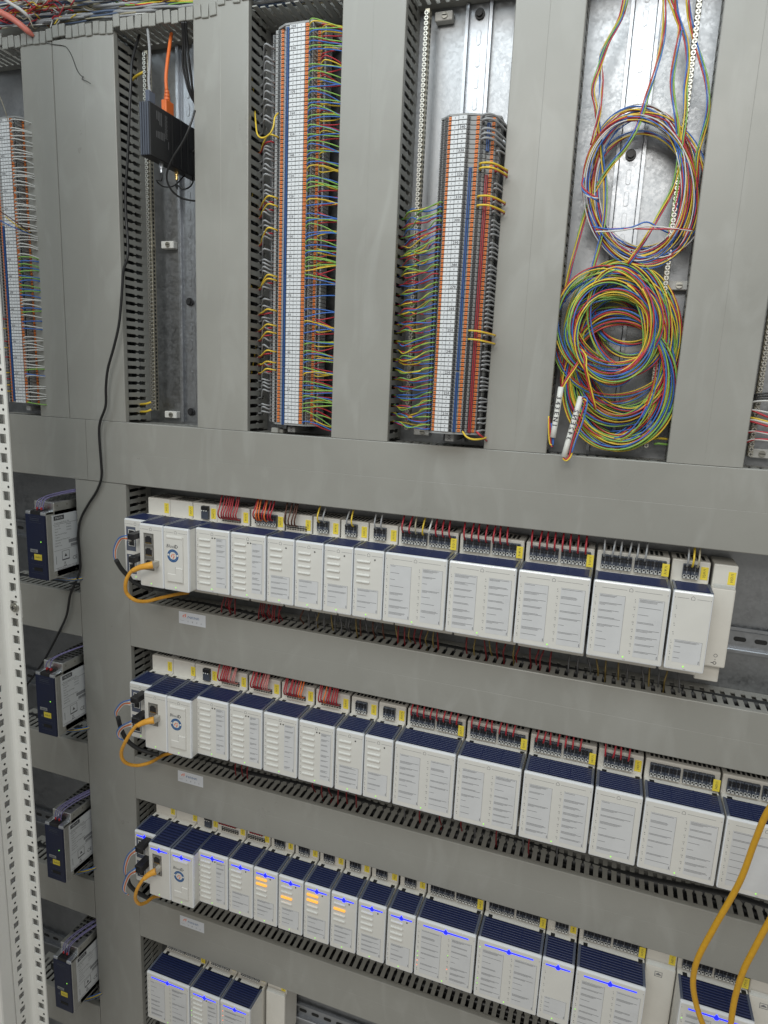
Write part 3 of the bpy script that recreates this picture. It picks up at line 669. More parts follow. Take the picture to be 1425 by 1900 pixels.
def module(x0, x1, row, kind, tagtxt, label, conns=(), yf=840.0, lit=False, bars_on=(), leds=(), pad_l=0, seed=0, lampy=True):
    wd = x1-x0; zt = ZROW[row]; k = round(wd, 1); P = (x0, 0, zt)
    t = thing('controller_module', label, 'controller module', MODG)
    if kind != 'cap':
        piece('base', cached(('b', k, pad_l), lambda: base_mesh(wd, pad_l)), t, P)
        piece('housing', cached(('h', k, yf), lambda: housing_mesh(wd, yf)), t, P)
        piece('top_grille', cached(('g', k, yf), lambda: grille_mesh(wd, yf)), t, P)
        piece('front_print', cached(('l', k, yf, lit), lambda: logo_mesh(wd, yf, lit)), t, P)
        if lit: piece('glow_line', cached(('gl', k, yf), lambda: glow_line_mesh(wd, yf)), t, P)
        piece('indicator_lamp', LED['g'], t, (x0+wd*.5-1, yf, zt-94.6))
    if tagtxt: piece('tag_label', tag_mesh(tagtxt), t, (x1-(3 if kind == 'cpu2' else 5 if kind == 'D16' else 6.5), -7.2 if kind == 'D16' else 0, zt+10.5))
    for style, cx in conns: piece('terminal_connector', CON[style], t, (x0+cx, 0, zt))
    if kind == 'A8':
        for q in range(8): piece('status_bar', BARL if q in bars_on else BAR, t, (x0+7, yf, zt-17-9.85*q))
        piece('label_sheet', cached(('sA', k, seed % 4), lambda: sheet_mesh(37, wd-5, -12.5, -90, yf, 9, seed)), t, P)
        for x in (30.5, 35): b = cached(('dot', yf), lambda: MB().disc((0, yf-.3, 0), 'y', 1.1, M['dark'], 8, .6).mesh('setting_screw', False)); piece('setting_screw', b, t, (x0+x, 0, zt-13))
        piece('front_numbers', cached(('nA', yf), lambda: nums_mesh(4, -16.5, 9.85, 8, 1, yf)), t, P)
    if kind == 'B4':
        for q in range(4): piece('status_bar', BARL if q in bars_on else BAR, t, (x0+5.5, yf, zt-17-9.9*q))
        piece('label_sheet', cached(('sB', k, seed % 4), lambda: sheet_mesh(7, wd-6.5, -57, -91, yf, 4, seed)), t, P)
        piece('setting_screw', cached(('dot', yf), lambda: MB().disc((0, yf-.3, 0), 'y', 1.1, M['dark'], 8, .6).mesh('setting_screw', False)), t, (x0+wd-13, 0, zt-13))
        piece('front_numbers', cached(('nB', yf), lambda: nums_mesh(3.2, -59.5, 8.5, 4, 1, yf)), t, P)
    if kind == 'D16':
        for (a, c, f) in ((8.5, 39.5, 1), (55, wd-5.5, 9)):
            piece('label_sheet', cached(('sD', k, f, seed % 5), lambda: sheet_mesh(a, c, -16, -92.5, yf, 8, seed*2+f, blank=.3 if seed % 5 == 2 and f == 9 else .05)), t, P)
            piece('front_numbers', cached(('nD', f, yf), lambda: nums_mesh(a-4, -18.5, 9.6, 8, f, yf)), t, P)
    if kind == 'S8':
        piece('label_sheet', cached(('sS', k, seed), lambda: sheet_mesh(9, wd-8, -16, -92.5, yf, 8, seed, blank=.5)), t, P)
        piece('front_numbers', cached(('nS', yf), lambda: nums_mesh(5, -18.5, 9.6, 8, 1, yf)), t, P)
    if kind == 'N4':
        piece('label_sheet', cached(('sN', k, seed), lambda: sheet_mesh(8, wd-6, -61, -90, yf, 4, seed, blank=.7)), t, P)
        piece('front_numbers', cached(('nN', yf), lambda: nums_mesh(4.5, -63, 7.3, 4, 1, yf)), t, P)
        piece('front_numbers', cached(('nN2', yf), lambda: nums_mesh(5.5, -19, 11, 4, 1, yf)), t, P)
    for (m, x, z) in leds: piece('indicator_lamp', LEDS[m], t, (x0+x, yf, zt+z))
    return t
def two(n, x0=6, gap=3.0, split=4):
    return [('two', x0+9.6*i+(gap if i >= split else 0)) for i in range(n)]
def mwire(x, row, colr, label, zdrop=18.5, group='wires rising from the module connectors'):
    """a wire from a connector up into the duct above"""
    z = ZROW[row]+zdrop; top = ((ZH1b,)+tuple(q[1] for q in ZH))[row]; lean = R.uniform(-2.5, 3.5)
    wire('module_wire', [(x, 896, z), (x, 888.5, z+2), (x+lean*.3, 886-R.uniform(0, 2), z+10), (x+lean*.7, 890, z+20), (x+lean, 899, top+2), (x+lean*1.2, 910, top+9)], 1.25, M['mred' if colr == 'red' else colr], label, group=group, sub=3)
def uwire(x, row, colr, label):
    """a wire from below a module down into the duct underneath"""
    zt = ZH[row][0] if row < 3 else -1340; z = ZROW[row]-124; x2 = x+R.uniform(-3, 6)
    wire('module_wire', [(x, 915, z+8), (x+.5, 908, z-6), (x2, 903, (z+zt)/2-4), (x2+1, 900+R.uniform(0, 16), zt-2), (x2+1, 912, zt-14)], 1.15, M[{'red': 'shaded_red', 'grey': 'shaded_grey', 'beige': 'shaded_beige'}.get(colr, colr)], label, group='wires dropping from the modules', sub=3)  # darker copies of the wire colours, with the shade under the modules painted in
def X(v): return v*880.0
ROWN = ('top', 'second', 'third', 'lowest')
def head_modules(r, tags, jacks, lit):
    n = ROWN[r]
    m1 = module(-727, -683, r, 'cpu1', tags[0], f'narrow white module with two black cable plugs, first of the {n} row', lit=lit)
    p1 = MB().box(4.5, 22.5, 839.6, 841, -52, -12.5, M['smoke']).box(4.5, 22.5, 839.6, 841, -90, -58, M['smoke'])
    for z0 in (-43, -86):
        p1.box(9, 21, 839.2, 840, z0-1, z0+26, M['bar']); p1.box(10, 20, 839, 840, z0, z0+25, M['black'])
    link('jack_panel', p1.mesh('jack_panel', False), m1, W((-727, 0, ZROW[r])))
    x2, x3 = -683, -638.5
    m2 = module(x2, x3-.4, r, 'cpu2', tags[1], f'narrow white module holding the orange patch cable, {n} row', yf=822, lit=lit, pad_l=0)
    jp = MB(); top = -13.5; hgt = 60 if jacks == 3 else 40
    if jacks == 2: top = -17
    jp.cbox(8.5, 27.5, 821.6, 823, top-hgt, top, M['rj'], .4)
    for q in range(jacks):
        z = top-1.5-19.4*q
        jp.box(10.5, 25.5, 821.2, 822.5, z-17, z-1.5, M['steel']); jp.box(12, 24, 820.9, 822.5, z-15.5, z-5, M['black']); jp.box(14.5, 21.5, 820.8, 822.5, z-5.2, z-3, M['black'])
        jp.box(12.5, 23.5, 820.8, 821.5, z-15.2, z-13.6, M['gold'])
    link('jack_panel', jp.mesh('jack_panel', False), m2, W((x2, 0, ZROW[r])))
    m3 = module(x3, -592.5, r, 'cpu3', tags[2], f'white module with a round blue emblem, third of the {n} row', yf=822, lit=lit, conns=(('three', 19),))
    cd = MB(); cd.cbox(7, 37, 819.8, 823, -86, -12.5, M['white'], .8, 2); cd.cbox(8, 36, 818.9, 821, -16.5, -13.5, M['white'], .6)
    cd.cbox(24, 36.5, 818.6, 821, -84.5, -62, M['white'], .7); cd.cbox(9, 35.5, 819.0, 821, -84.8, -72.5, M['white'], .7); cd.box(23.6, 24, 819.6, 820, -72, -61, M['inkl'])
    link('card_door', cd.mesh('card_door', False), m3, W((x3, 0, ZROW[r])))
    lg = MB(); y = 819.6
    lg.text('Blue', 7.6, (8.0, y, -28.5), M['ink'], align='l', v=(.18, 0, 1)); lg.text('iD', 8.2, (21.2, y, -28.5), M['ink'], align='l'); lg.text('iD', 8.2, (21.55, y-.02, -28.5), M['ink'], align='l')
    lg.ring((19.5, y, -43.5), 6.3, 10.2, M['logob'], 28, .2)
    for a in range(20):
        q = 2*math.pi*a/20
        if a % 10 != 0: lg.box(19.5+8.2*math.cos(q)-.25, 19.5+8.2*math.cos(q)+.25, y-.16, y-.1, -43.5+8.2*math.sin(q)-.25, -43.5+8.2*math.sin(q)+.25, M['bar'])
    for s in (-1, 1): lg.disc((19.5+8.3*s, y-.1, -42.5), 'y', 1.6, M['bar'], 10, .2)
    def chev(px, pz, sgn):
        lg.add([(19.5+px, y-.1, -43.5+pz), (19.5+px+1.5, y-.1, -43.5+pz), (19.5+px+1.5+2*sgn, y-.1, -43.5+pz+2.4), (19.5+px+2*sgn, y-.1, -43.5+pz+2.4)], [(0, 1, 2, 3)], M['logoo'])
    chev(-3.2, .4, 1); chev(-3.2, .4-2.6, -0.2); chev(0, -2.4, 1); chev(.4, .9, .6); chev(-.8, -4.6, 1)
    lg.text('rensen', 1.9, (19.5, y-.1, -49), M['logob'])
    link('emblem', lg.mesh('emblem', False), m3, W((x3, 0, ZROW[r])))
    return m1, m2, m3
head_modules(0, ('302U1', '303U1', '304TC1'), 3, False)
head_modules(1, ('327U1', '328U1', '329TC1'), 2, False)
head_modules(2, ('352U1', '353U1', '354TC1'), 2, True)
def nm(t): return f'yellow tag {t}'
# top row
def narrow(a): return (X(a), X(a)+44.9)
row1 = [(-.6735, -.6055, 'A8', '306U1', [('strip', 10)]), (-.603, -.5352, 'A8', '307U1', two(4, 10)), (-.5325, -.4815, 'B4', '308U1', [('strip', 2)]), (-.480, -.429, 'B4', '309U1', two(2, 9)),
        (-.4275, -.3765, 'B4', '310U1', two(2, 9)), (-.3755, -.324, 'B4', '311U1', two(2, 9)), (-.3228, -.2213, 'D16', '312U1', two(8)), (-.219, -.116, 'D16', '314U1', two(8)),
        (-.1137, -.011, 'D16', '316U1', two(8)), (-.0078, .0945, 'D16', '318U1', two(8)), (.097, .1485, 'N4', '320U1', two(2, 13, 0))]
kinds = {'A8': 'white module with eight status bars', 'B4': 'narrow white module with four status bars', 'D16': 'double-width white module with two label sheets', 'S8': 'white module with one tall label sheet', 'N4': 'narrow white module with small sheet'}
for i, (a, c, k, tg, cn) in enumerate(row1):
    module(X(a), X(c), 0, k, tg, f'{kinds[k]} under the yellow tag {tg} in the top row', cn, seed=i+1)
def cap(x0, x1, row, tagtxt, label, leafs=False):
    t = thing('end_cover', label, 'end cover', 'white blank covers in the module rows')
    zt = ZROW[row]; b = MB(); wd = x1-x0
    b.cbox(0, wd, 896, YP-6, -110, 25.5, M['base'], 1.5, 2); b.cbox(0, wd, 890, 900, -108, -3, M['base'], 2.2, 2)
    for q in range(5): b.box(1.5, wd-1.5, 889.6+q*.9, 891+q*.9, -3.4+q*.9, -2.9+q*.9, M['bar'])
    link('cover', b.mesh('cover', False), t, W((x0, 0, zt)))
    link('foot', MB().cbox(-4, wd-3, 905, YP-6, -134, -108, M['base'], 1.2).mesh('foot', False), t, W((x0, 0, zt)))
    if tagtxt: piece('tag_label', tag_mesh(tagtxt), t, (x1-6, -2.6, zt+9))
    b = MB()
    if leafs:
        c = wd*.45
        for (p, q, r_, s_) in ((c-5, c+5, -19, -18.4), (c-5, c+5, -11.6, -11), (c-5, c-4.4, -19, -11), (c+4.4, c+5, -19, -11)): b.box(p, q, 889.7, 890.1, r_, s_, M['inkl'])
        b.prism([(c-4, -16.5), (c+4, -16.5), (c+2.5, -14.5), (c, -13), (c-2.5, -14.5)], 'y', 889.7, 890.1, M['inkl'])
    else:
        b.ring((wd*.55, 889.8, -92), 1.8, 2.3, M['inkl'], 14, .3); b.ring((wd*.55, 889.8, -102), 1.5, 2.1, M['ink'], 12, .3); b.box(wd*.55-4.5, wd*.55-1.5, 889.7, 890, -102.4, -101.6, M['ink']); b.text('x', 3, (wd*.55, 889.7, -97), M['ink'])
    link('printed_symbol', b.mesh('printed_symbol', False), t, W((x0, 0, zt)))
    return t
cap(X(.1505)+1.5, X(.1505)+29, 0, '305U1', 'narrow cream blank cover under the yellow tag 305U1 at the end of the top row')
# second row
row2 = [(-.676, -.609, 'A8', '331U1', [('strip', 10)]), (-.606, -.539, 'A8', '332U1', [('strip', 10)]), (-.5364, -.469, 'A8', '333U1', [('strip', 10)]), (-.4665, -.3993, 'A8', '334U1', [('strip', 10)]),
        (-.3965, -.3455, 'B4', '335U1', two(2, 9)), (-.3442, -.2935, 'B4', '336U1', two(2, 9)), (-.2907, -.1878, 'D16', '337U1', two(8)), (-.1852, -.083, 'D16', '339U1', two(8)),
        (-.0797, .0242, 'D16', '341U1', two(8)), (.0267, .094, 'S8', '343U1', two(4, 8)), (.0965, .2023, 'D16', '345U1', two(8)), (.2045, .308, 'S8', '347U1', two(7))]
for i, (a, c, k, tg, cn) in enumerate(row2):
    module(X(a), X(c), 1, k, tg, f'{kinds[k]} under the yellow tag {tg} in the second row', cn, seed=i+3)
# third row, all lit
on = {'g': 'g'}
row3 = [(-.678, -.6105, 'A8', '356U1', [('strip', 10)], (), 'with eight unlit bars and green dots', [('g', 3.6, -27), ('g', 3.6, -66)]),
        (-.6085, -.556, 'B4', '357U1', [('strip', 2)], (), 'with a green dot and two black screws by its unlit bars', [('g', 3, -17)]),
        (-.5545, -.504, 'B4', '358U1', two(2, 9), (0, 1), 'with two orange bars, left of the lit third bar', ()),
        (-.502, -.4515, 'B4', '359U1', two(2, 9), (2,), 'with only the third bar glowing orange', ()),
        (-.4495, -.398, 'B4', '360U1', two(2, 9), (0, 1), 'with two orange bars, right of the lit third bar', ()),
        (-.396, -.3455, 'B4', '361U1', two(2, 9), (1,), 'with only the second bar glowing orange', ()),
        (-.3435, -.291, 'B4', '362U1', two(2, 9), (), 'with four unlit bars right after the last orange-lit one', ()),
        (-.288, -.2375, 'B4', '363U1', two(2, 9), (), 'with four unlit bars left of the double-width module with red dots', ()),
        (-.2355, -.132, 'D16', '364U1', two(8), (), 'with red and green dots along its label sheets', [('g', 4.5, -56), ('g', 4.5, -64), ('r', 4.5, -72), ('r', 4.5, -80), ('g', 51, -47), ('r', 51, -71)]),
        (-.1295, -.0245, 'D16', '366U1', two(8), (), 'with green dots only, right of the one with red dots', [('g', 4.5, -14), ('g', 4.5, -68), ('g', 4.5, -77)]),
        (-.0235, .027, 'N4', '368U1', two(2, 12, 0), (), 'between two double-width lit modules', ()),
        (.0295, .1335, 'D16', '369U1', two(8), (), 'left of the cream blank cover with an arch symbol', [('g', 4.5, -66)]),
        (.1815, .2835, 'D16', '371U1', two(8), (), 'behind the yellow cables, right of the cream blank cover', [('g', 4.5, -25)])]
for i, (a, c, k, tg, cn, bo, lb, ld) in enumerate(row3):
    kk = {'A8': 'blue-lit white module', 'B4': 'narrow blue-lit module', 'D16': 'double-width blue-lit module', 'N4': 'narrow blue-lit module with small sheet'}[k]
    module(X(a), X(c), 2, k, tg, f'{kk} {lb}', cn, seed=i+5, lit=True, bars_on=bo, leds=ld)
cap(X(.1350), X(.1350)+40, 2, '365U1', 'cream blank cover with an arch symbol in the third row', True)
cap(X(.2850), X(.2850)+42, 2, '373U1', 'cream blank cover at the right edge of the third row', True)
# lowest row
module(X(-.807), X(-.7025), 3, 'D16', '377U1', 'double-width blue-lit module, first of the lowest row', two(8), seed=7, lit=True)
module(X(-.7005), X(-.6305), 3, 'A8', '378U1', 'blue-lit module with status bars in the middle of the lowest row', two(4, 9), seed=2, lit=True, leds=[('g', 3.6, -17), ('g', 3.6, -46), ('g', 3.6, -56)])
module(X(-.6293), X(-.561), 3, 'S8', '379U1', 'blue-lit module with a column of red dots in the lowest row', two(4, 9), seed=9, lit=True, leds=[('r', 6, -20), ('r', 6, -30), ('r', 6, -40)])
cap(X(-.559)+2, X(-.559)+40, 3, '380U1', 'cream blank cover closing the lowest row')
# wires above and below the modules
def mlab(c, tg): return f'{c} wire rising from the connector under the duct at tag {tg}'
for q in range(8): mwire(X(-.6735)+11.5+4.6*q, 0, 'red', mlab('red', '306U1'), 6)
for q in range(8): mwire(X(-.676)+11.5+4.4*q, 1, 'red' if q < 5 else 'pink', mlab('red' if q < 5 else 'pink', '331U1'), 8)
for q in range(8): mwire(X(-.606)+11.5+4.4*q, 1, 'red' if q < 5 else 'pink', mlab('red' if q < 5 else 'pink', '332U1'), 8)
for q in range(8): mwire(X(-.5364)+11.5+4.4*q, 1, 'red' if q < 6 else 'orangec', mlab('red' if q < 6 else 'orange', '333U1'), 8)
for q in range(8): mwire(X(-.4665)+11.5+4.4*q, 1, 'orangec' if q == 2 else 'red', mlab('orange' if q == 2 else 'red', '334U1'), 8)
for q, c in enumerate(('red', 'orangec', 'orangec', 'red', 'orangec', 'red', 'red')): mwire(X(-.603)+12+5*q, 0, c, mlab(col(c).replace('orangec', 'orange'), '307U1'), 12 if c == 'red' else 10)
for q in range(4): mwire(X(-.5325)+5+5.5*q, 0, 'brown', mlab('brown', '308U1'), 8)
for tg, x, cs in (('309U1', -.480, ('yellow', 'grey')), ('310U1', -.4275, ('grey', 'yellow')), ('311U1', -.3755, ('grey', 'grey'))):
    for q, c in enumerate(cs): mwire(X(x)+14+9*q, 0, c, mlab(c, tg))
for x, tg, cs in ((-.3228, '312U1', ('red', 'red', 'beige', 'yellow', 'wwhite', 'red', 'red', 'red')), (-.219, '314U1', ('red',)*7), (-.1137, '316U1', ('red',)*8), (-.0078, '318U1', ('grey',)*6)):
    for q, c in enumerate(cs): mwire(X(x)+9+10*q, 0, c, mlab(col(c), tg))
for q, c in enumerate(('grey', 'yellow', 'beige')): mwire(X(.097)+17+6*q, 0, c, mlab(c, '320U1'))
for x, tg, n in ((-.2907, '337U1', 8), (-.1852, '339U1', 7), (-.0797, '341U1', 7), (.0267, '343U1', 4)):
    for q in range(n): mwire(X(x)+9+10*q, 1, 'red', mlab('red', tg))
for x, tg, n in ((-.678, '356U1', 8), (-.6085, '357U1', 6)):
    for q in range(n): mwire(X(x)+13+4.4*q, 2, 'red' if q < 6 or x < -.65 else 'grey', f'dark red wire in the shade above the lit modules, {("eight-bar", "four-bar")[x > -.65]} module')
for (x0, x1, r, n, cs) in ((-.665, -.64, 0, 6, ('red',)), (-.59, -.54, 0, 9, ('red',)), (-.50, -.34, 0, 16, ('beige', 'grey', 'brown')), (-.33, -.24, 0, 9, ('red', 'beige')), (-.2, -.05, 0, 12, ('red', 'red', 'beige')), (-.04, .14, 0, 12, ('grey', 'beige', 'grey')), (-.64, -.6, 1, 3, ('red',)), (-.47, -.38, 1, 6, ('red',)), (-.3, .0, 1, 9, ('red', 'grey'))):
    for q in range(n):
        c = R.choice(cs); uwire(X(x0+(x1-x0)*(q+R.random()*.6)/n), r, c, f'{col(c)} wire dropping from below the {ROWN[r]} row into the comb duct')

# plugs, jacketed cable and patch cable at the head of each row
def pts(lst, ys): return [at(p[0], p[1], y) for p, y in zip(lst, ys)]
HEAD_SETS = [
 dict(o=(200, 880), k=2.5446, plugs=((75, 272, 128, 320), (80, 380, 130, 430)), w1=((90, 300), (60, 305), (38, 345), (34, 385), (42, 412)), sh=((40, 405), (60, 440), (85, 470), (120, 505), (165, 530), (215, 545)), w2=None,
      boot=((212, 428), (190, 432), (150, 440), (118, 455)), cab=((130, 448), (108, 462), (86, 505), (88, 558), (128, 594), (182, 600), (240, 586), (330, 566), (380, 560)), s='top'),
 dict(o=(200, 1190), k=2.5446, plugs=((90, 255, 140, 305), (95, 350, 150, 405)), w1=((105, 288), (70, 295), (42, 330), (42, 352), (52, 365)), sh=((48, 358), (62, 410), (90, 465), (140, 505), (195, 525), (240, 535)), w2=((110, 388), (70, 405), (50, 430), (55, 455), (78, 472)),
      boot=((218, 372), (195, 376), (165, 385), (140, 398)), cab=((150, 390), (128, 405), (88, 465), (64, 525), (80, 570), (135, 586), (200, 572), (262, 538), (330, 520)), s='second'),
 dict(o=(200, 1480), k=2.5446, plugs=((112, 222, 160, 272), (112, 310, 160, 372)), w1=((128, 250), (100, 275), (83, 325), (84, 360), (95, 378)), sh=((92, 370), (102, 410), (130, 440), (165, 462), (205, 480)), w2=((130, 345), (100, 365), (80, 410), (78, 440), (95, 458)),
      boot=((226, 348), (206, 356), (185, 370), (170, 385)), cab=((178, 374), (160, 395), (136, 438), (131, 478), (150, 502), (182, 494), (215, 470), (262, 462)), s='third')]
for hs in HEAD_SETS:
    q = lambda p: (hs['o'][0]+p[0]/hs['k'], hs['o'][1]+p[1]/hs['k'])
    for n_, (a, b_, c, d) in enumerate(hs['plugs']):
        A = at(*q((a, b_)), 812); D = at(*q((c, d)), 812)
        t = thing('cable_plug', f'{("upper", "lower")[n_]} black plug in the first module of the {hs["s"]} row', 'plug', 'black plugs in the first modules')
        MB().cbox(A[0]+6, D[0]-1, 812, 841, D[2]+3, A[2]-2, M['black'], .8).build('plug_body', t)
        b = MB()
        for e in range(3): b.disc((A[0]+6, 818+0*e, A[2]-6-4.2*e), 'x', 1.6, M['wwhite'], 8, 4)
        b.build('ferrules', t)
        b = MB()
        for e in range(5): b.box(A[0]+8, D[0]-3, 811.7, 812.1, A[2]-5-3.1*e, A[2]-4.4-3.1*e, M['dark'])
        b.build('grooves', t)
    for nm_, w_ in (('upper', hs['w1']), ('lower', hs['w2'])):
        if not w_: continue
        for e, c in enumerate(('blue', 'wwhite', 'orangec', 'wwhite')):
            wire('plug_wire', [at(q(p)[0]+(e-1.5)*1.6*(1 if j > 0 else 0), q(p)[1]+(e-1.5)*(3.0 if j == 0 else 1.2), 806+4*j+e) for j, p in enumerate(w_)], .95, M[c], f'{("blue", "white", "orange", "second white")[e]} core curling from the {nm_} black plug, {hs["s"]} row', group='cores at the black plugs')
    tag(MB().tube([at(*q(p), 815+j*9) for j, p in enumerate(hs['sh'])], 3.6, M['heat'], 10, 5).build('jacketed_cable'), f'black jacketed cable bending under the {hs["s"]} row head', 'cable', 'black cables at the row heads')
    t = thing('patch_cable', f'orange patch cable looping out of the {hs["s"]} row', 'patch cable', 'orange patch cables at the row heads')
    pc = [at(*q(p), y) for p, y in zip(hs['cab'], (799, 796, 796, 802, 812, 830, 850, 880, 900))]
    MB().tube(pc, 2.9, M['netc'], 10, 6).build('cable', t)
    bp = [at(*q(p), 806-4*j) for j, p in enumerate(hs['boot'])]
    MB().tube(bp, lambda u: 6.0-2.4*u, M['netc'], 10, 5).build('boot', t)
    e0 = at(*q(hs['boot'][0]), 812)
    MB().cbox(e0[0]-3, e0[0]+4.5, 804, 823, e0[2]-4, e0[2]+5, M['plug'], .6).build('plug', t)

# stickers on the duct covers
for i, (a, c) in enumerate((((332, 1133), (379, 1164)), ((330, 1428), (379, 1461)), ((334, 1697), (380, 1729)))):
    A = at(*a, YF); D = at(*c, YF); x0, x1_ = A[0], A[0]+52; z1 = A[2]-.5; z0 = z1-21
    t = thing('maker_sticker', f'white sticker with an orange mark below the {ROWN[i]} module row', 'sticker', 'white stickers on the level ducts')
    MB().cbox(x0, x1_, YF-.5, YF-.05, z0, z1, M['sticker'], .2).build('sheet', t)
    b = MB(); y = YF-.6
    b.text('rensen', 8.4, (x0+17, y, z1-7), M['logob'], align='l')
    for (px, pz, sg) in ((8, -7, 1), (8, -9.3, -.3), (11, -9, .9), (11.5, -6.2, .7)): b.add([(x0+px, y, z1+pz), (x0+px+1.6, y, z1+pz), (x0+px+1.6+2.4*sg, y, z1+pz+2.8), (x0+px+2.4*sg, y, z1+pz+2.8)], [(0, 1, 2, 3)], M['logoo'])
    b.text('Project:', 2.2, (x0+3, y, z0+6), M['inkl'], align='l')
    for k_, ch in enumerate('0836'): b.text(ch, 4.5, (x0+18+8.5*k_, y, z0+5.5), M['inkl'])
    b.build('printed_text', t)

# ------------------------------------------------------------------ power supplies
PSX0, PSX1 = -909.5, -867.2
def power_supply(i, zt):
    nmn = ('topmost', 'second', 'third', 'lowest')[i]
    t = thing('power_supply', f'navy and steel power supply with a white data label, {nmn} of the left column', 'power supply', 'power supplies in the left column')
    z = lambda d: zt+d
    b = MB(); b.cbox(PSX0, PSX1, 821, YP-8, z(-116), z(0), M['steel'], .8); b.cbox(PSX0+.2, PSX1, 838, YP-8, z(-114), z(14), M['steel'], .8); b.build('case', t)
    f = MB().cbox(PSX0+.4, PSX1-.4, 818, 822, z(-115.6), z(-5), M['psnavy'], 1.2, 2); f.cbox(PSX0, PSX0+11, 818.4, 838, z(-6), z(.8), M['alu'], 2.0, 2); f.cbox(PSX1-11, PSX1, 818.4, 838, z(-6), z(.8), M['alu'], 2.0, 2)
    f.build('front_panel', t)
    k = MB().cbox(PSX0+11.3, PSX1-11.3, 819, 837.5, z(-7), z(1.6), M['black'], .8)
    for e in range(4): k.box(PSX0+13+e*4.3, PSX0+15.4+e*4.3, 826, 835, z(1.5), z(1.9), M['dark'])
    k.build('terminal_block', t)
    g = MB(); 
    for r in range(10):
        for s_ in range(5):
            if r > 1 or s_ in (1, 2, 3): g.box(PSX0+3+s_*7.6, PSX0+8.6+s_*7.6, 848+r*8.8, 852.6+r*8.8, z(13.8), z(14.25), M['dark'])
    o = g.build('vent_slots', t); o['kind'] = 'stuff'
    lb = MB(); xs = PSX1+.25; lb.box(PSX1-.1, xs, 832, 930, z(-103), z(-7), M['marker'])
    def T(s_, size, y, d, al='l'): lb.text(s_, size, (xs+.12, y, z(d)), M['ink'], u=(0, 1, 0), align=al)
    def bar(y0, y1, d0, d1): lb.box(xs, xs+.12, y0, y1, z(d1), z(d0), M['ink'])
    bar(836, 858, -9, -16.5); lb.text('PRIVA', 6.2, (xs+.2, 847, z(-12.8)), M['marker'], u=(0, 1, 0))
    T('Powersupply Priva 240', 3.4, 837, -21); 
    for e, s_ in enumerate(('Item No.', 'Order No.', 'Input:', 'Operational Voltage', 'Output:', 'Operational Temperature', 'Serial No.', 'EAN-Code')):
        T(s_, 3.1, 837, -26.5-4.9*e)
        if e in (0, 1, 2): T('3700352', 3.1, 862, -26.5-4.9*e)
    for e in range(30): bar(866+e*1.6, 866.9+e*1.6, -54, -60); bar(870+e*1.2, 870.6+e*1.2, -62, -67)
    bar(834, 928, -23.6, -24); bar(834, 928, -68.5, -68.8)
    for (a, c, d0, d1) in ((850, 866, -71.5, -72), (850, 866, -86, -88), (850, 850.6, -71.5, -88), (865.4, 866, -71.5, -88)): bar(a, c, d0, d1)
    lb.prism([(855, z(-82)), (861, z(-82)), (858, z(-76.5))], 'x', xs, xs+.12, M['ink'])
    T('CE', 9.5, 872, -88); T('X', 7, 853, -93); bar(853, 859, -97, -98); bar(837, 837.7, -78, -92)
    bar(834, 928, -99, -99.3); T('! Please read manual before connecting', 2.8, 838, -101.2)
    lb.build('data_label', t)
    for (y, d) in ((845, 8), (866, 8), (880, -110), (838, -110.5)): b = MB(); b.disc((PSX1+.2, y, z(d)), 'x', 1.7, M['zinc'], 10, .8, smooth=True); b.build('rivet', t)
    piece('indicator_lamp', LED['g'], t, (PSX1-10.5, 817.9, z(-50)))
    b = MB(); b.cbox(PSX0+8, PSX0+24, 817.5, 818.2, z(-69.5), z(-64), M['tgrey'], .2); b.text('PRIVA', 4, (PSX0+16, 817.4, z(-66.8)), M['psnavy']); b.build('name_plate', t)
    b = MB(); b.cbox(PSX0+16, PSX0+32, 817.3, 818.2, z(-82), z(-72), M['tagy'], .2); b.text('30%dU1' % (4+i), 4.2, (PSX0+24, 817.2, z(-77)), M['ink']); b.build('tag_label', t)
    b = MB(); b.prism([(PSX0+9, z(-82)), (PSX0+14, z(-82)), (PSX0+11.5, z(-76.5))], 'y', 817.8, 818.1, M['smoke'])
    for d in (-8, -18, -90, -105): b.box(PSX0+8, PSX0+34, 817.8, 818.1, z(d-.3), z(d), M['slate'])
    for d in (-11, -14, -98): b.box(PSX0+10, PSX0+30, 817.8, 818.1, z(d-1), z(d), M['slate'])
    b.box(PSX0+14, PSX0+32, 817.7, 818.1, z(-101), z(-95), M['dark']); o = b.build('front_print', t); o['kind'] = 'stuff'
    n = (4, 2, 4, 4)[i]
    for e in range(n):
        x = PSX0+14+ (4.6 if n == 4 else 9)*e; hgt = R.uniform(16, 22)
        wire('supply_wire', [(x, 830, z(2)), (x+.5, 830, z(10)), (x+1.5, 836, z(hgt)), (x+8, 858, z(hgt+5)), (x+22, 890, z(hgt+9)), (x+45, 925, z(hgt+14)), (x+60, 930, z(hgt+16))], .95, M['violet'], f'violet wire arching over the {nmn} power supply', group='violet wires of the power supplies')
        if e % 2 == 0 or n == 2:
            pass
    b = MB()
    for e in range(2): b.cbox(PSX0+14.5+e*8.5, PSX0+17.8+e*8.5, 828, 832, z(1.4), z(5.5), M['redcap'], .5)
    b.build('wire_caps', t)
    for e, c in enumerate(('blue', 'yellow', 'teal')):
        wire('supply_wire', [(PSX0+12+4*e, 835, z(-116)), (PSX0+20+5*e, 845, z(-121)), (PSX0+42+3*e, 868, z(-125-e)), (PSX0+62, 893, z(-126-e)), (PSX0+80, 915, z(-131))], 1.2, M[c], f'{("blue", "yellow", "dark blue")[e]} wire leaving below the {nmn} power supply', group='wires below the power supplies')
for i, z in enumerate((-234, -519.6, -813, -1101)): power_supply(i, z)

